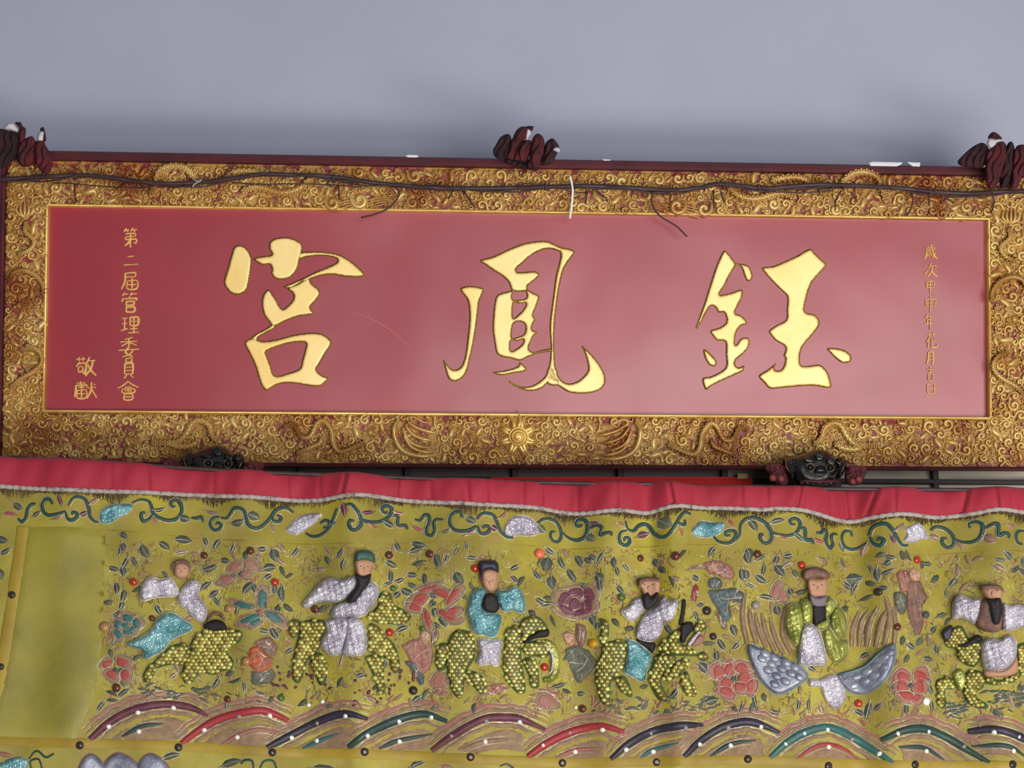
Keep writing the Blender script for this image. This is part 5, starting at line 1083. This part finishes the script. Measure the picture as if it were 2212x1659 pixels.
# foam flames licking up from the waves
for k in range(150):
    x = random.uniform(215, 2225); y = 1524+0.017*(x-200)*.8+random.uniform(-22, 16) + (28 if x > 1700 else 0)*.4; a = random.uniform(-2.4, -.7); L = random.uniform(12, 26)
    ribbon(G(), ban, [(x, y), (x+L*.5*math.cos(a)+3, y+L*.5*math.sin(a)), (x+L*math.cos(a), y+L*math.sin(a))], [6,5,1], .0024, n=3).obj('foam', random.choice((TAN,TAN,PINK)), BNR)

# ---- beads, buttons
for x, y, r, m in [(440,1198,8,BEADD),(541,1190,9,BEADD),(289,1258,9,BEADR),(329,1336,7,BEADD),(492,1314,9,BEADT),(252,1486,10,BEADD),(491,1510,8,BEADD),(531,1429,10,BEADT),(26,1285,9,BEADK),(2,1440,8,BEADK),(226,1355,12,BEADT),
 (594,1257,9,BEADR),(841,1198,9,BEADD),(928,1196,9,BEADD),(850,1270,7,BEADE),(1026,1229,9,BEADR),(842,1366,9,BEADR),(913,1357,7,BEADE),(893,1491,10,BEADK),(607,1507,8,BEADE),(666,1522,5,BEADW),(696,1515,5,BEADW),
 (1166,1195,11,BEADO),(1385,1205,8,BEADD),(1456,1204,10,BEADD),(1342,1291,9,BEADE),(1281,1389,10,BEADY),(1177,1441,9,BEADR),(1260,1530,9,BEADD),(1526,1320,10,BEADK),(1540,1375,8,BEADK),(1632,1308,10,BEADG),(1635,1198,9,BEADD),(1246,1527,4,BEADW),
 (1730,1222,9,BEADR),(1983,1209,9,BEADR),(1898,1278,9,BEADK),(1936,1355,9,BEADD),(1862,1518,9,BEADR),(2002,1515,9.5,BEADW),(2003,1327,8,BLUEG),(680,1315,9,BEADD)]:
    bead(x, y, r, m)
for x, y, a in [(174,1610,1),(385,1614,1),(588,1625,1),(788,1625,0),(1016,1636,0),(1216,1648,0),(1419,1646,0),(1614,1640,1),(1790,1654,1),(1976,1652,1),(2182,1652,1)]:
    o = bead(x, y, 9.5, BEADK, 'button', h=.006)
    if not a: dome(G(), ban, x, y, 4.5, .003, base=.0065, seg=10).obj('button_eye', BEADG, o)

# ---- next row starting under the lower tape
for cx, w in ((200,30),(262,44),(330,38)):
    p = [(cx-w, 1680),(cx-w*.8,1645),(cx-w*.2,1630-w*.1),(cx+w*.4,1634),(cx+w*.9,1655),(cx+w,1680)]
    o = pad(G(), ban, p, .012, step=5, b=12).obj('cloud_pad', WING, BNR); outline(o, p, PINK, 3, H=.003)
p = [(-30,1670),(0,1648),(40,1634),(62,1645),(50,1670),(10,1690)]; o = pad(G(), ban, p, .010, step=4, b=9, lump=.15).obj('cloud_pad', AQUA, BNR)
for p in ([(62,1640),(80,1622),(100,1636),(118,1628)], [(70,1665),(66,1645),(84,1640),(92,1660)], [(520,1650),(530,1642),(545,1644),(548,1660)], [(560,1665),(570,1645),(590,1644),(598,1662)], [(1080,1655),(1095,1650),(1110,1660)]):
    ribbon(G(), ban, p, [4,6,4], .004, n=5).obj('vine', TEAL, BNR)
for a in ((10,1632,40,10,.2,PINK),(370,1635,44,14,-.3),(500,1650,50,16,-.3),(700,1662,60,18,.1),(905,1652,44,12,-.4),(965,1656,30,14,.2,PINK),(1300,1668,60,14,.1),(1500,1668,50,14,-.1)): leaf(*a)

# ---- remaining ground: scattered sprigs and couched scroll threads
OBA = np.array(OB)
def gap(x, y, r): return ((OBA[:,0]-x)**2+(OBA[:,1]-y)**2).min() > r*r
def inz(x, y): return y > 1172+0.012*x and y < 1516+0.018*x and x > 236-(y-1180)*.04
n = 0
for _ in range(5000):
    x, y = random.uniform(232, 2212), random.uniform(1178, 1540)
    if n >= 215 or not inz(x, y) or not gap(x, y, 11.5): continue
    leaf(x, y, random.uniform(20,32), random.uniform(9,15), random.uniform(0, 3.1), random.choice((LEAF,LEAF,STONE,TAN)), rib=random.random() < .6); n += 1; OBA = np.array(OB)
n = 0
for _ in range(5000):
    x, y = random.uniform(228, 2212), random.uniform(1174, 1545)
    if n >= 290 or not inz(x, y) or not gap(x, y, 8): continue
    a = random.uniform(0, 6.28); L = random.uniform(9, 17); m = random.choice((SILVER,SILVER,BROWNC,TAN,TAN,TAN,PINK))
    if random.random() < .4: p = spiral(x, y, L*.55, a, 1.1, random.choice((-1,1)), .8, n=9)
    else:
        c, s = math.cos(a), math.sin(a); p = [(x+L*(u*c-v*s), y+L*(u*s+v*c)) for u, v in ((-1,0),(-.5,.35),(0,-.15),(.5,.3),(1,-.1))]
    ribbon(G(), ban, p, 1.8 if m is SILVER else 3.4, .0022, n=2, sec=3).obj('scroll_thread', m, BNR); n += 1; OB.append((x, y)); OBA = np.array(OB)

# fine couching stitches over the embroidered field
GM = {k: G() for k in ('tan', 'silver', 'brown', 'olive')}
OLIVE = mat('olive_thread', (98,92,40), 0.6, rgb2=(80,76,36), scale=60)
for k in range(8500):
    x = random.uniform(225, 2250); y = random.uniform(1172, 1600)
    if not (y > 1172+0.012*x and x > 236-(y-1180)*.04): continue
    if y > 1510+.018*x and random.random() < .35: continue
    low = y > 1500+.018*x
    a = random.gauss(-.6 if low else random.choice((.4, 1.3, -1.0)), .4); L = random.uniform(4, 9); c, s = math.cos(a), math.sin(a); b = random.uniform(-2, 2)
    t = random.choice(('tan','tan','tan','silver','brown')) if low else random.choice(('tan','silver','brown','olive','olive'))
    ribbon(GM[t], ban, [(x-L*c, y-L*s), (x-b*s, y+b*c), (x+L*c, y+L*s)], [.8, 1.5 if t == 'silver' else 2.6, .6], .0014, n=1, sec=3)
for t, m in (('tan', TAN), ('silver', SILVER), ('brown', BROWNC), ('olive', OLIVE)): GM[t].obj('fine_stitching', m, BNR, kind='stuff')
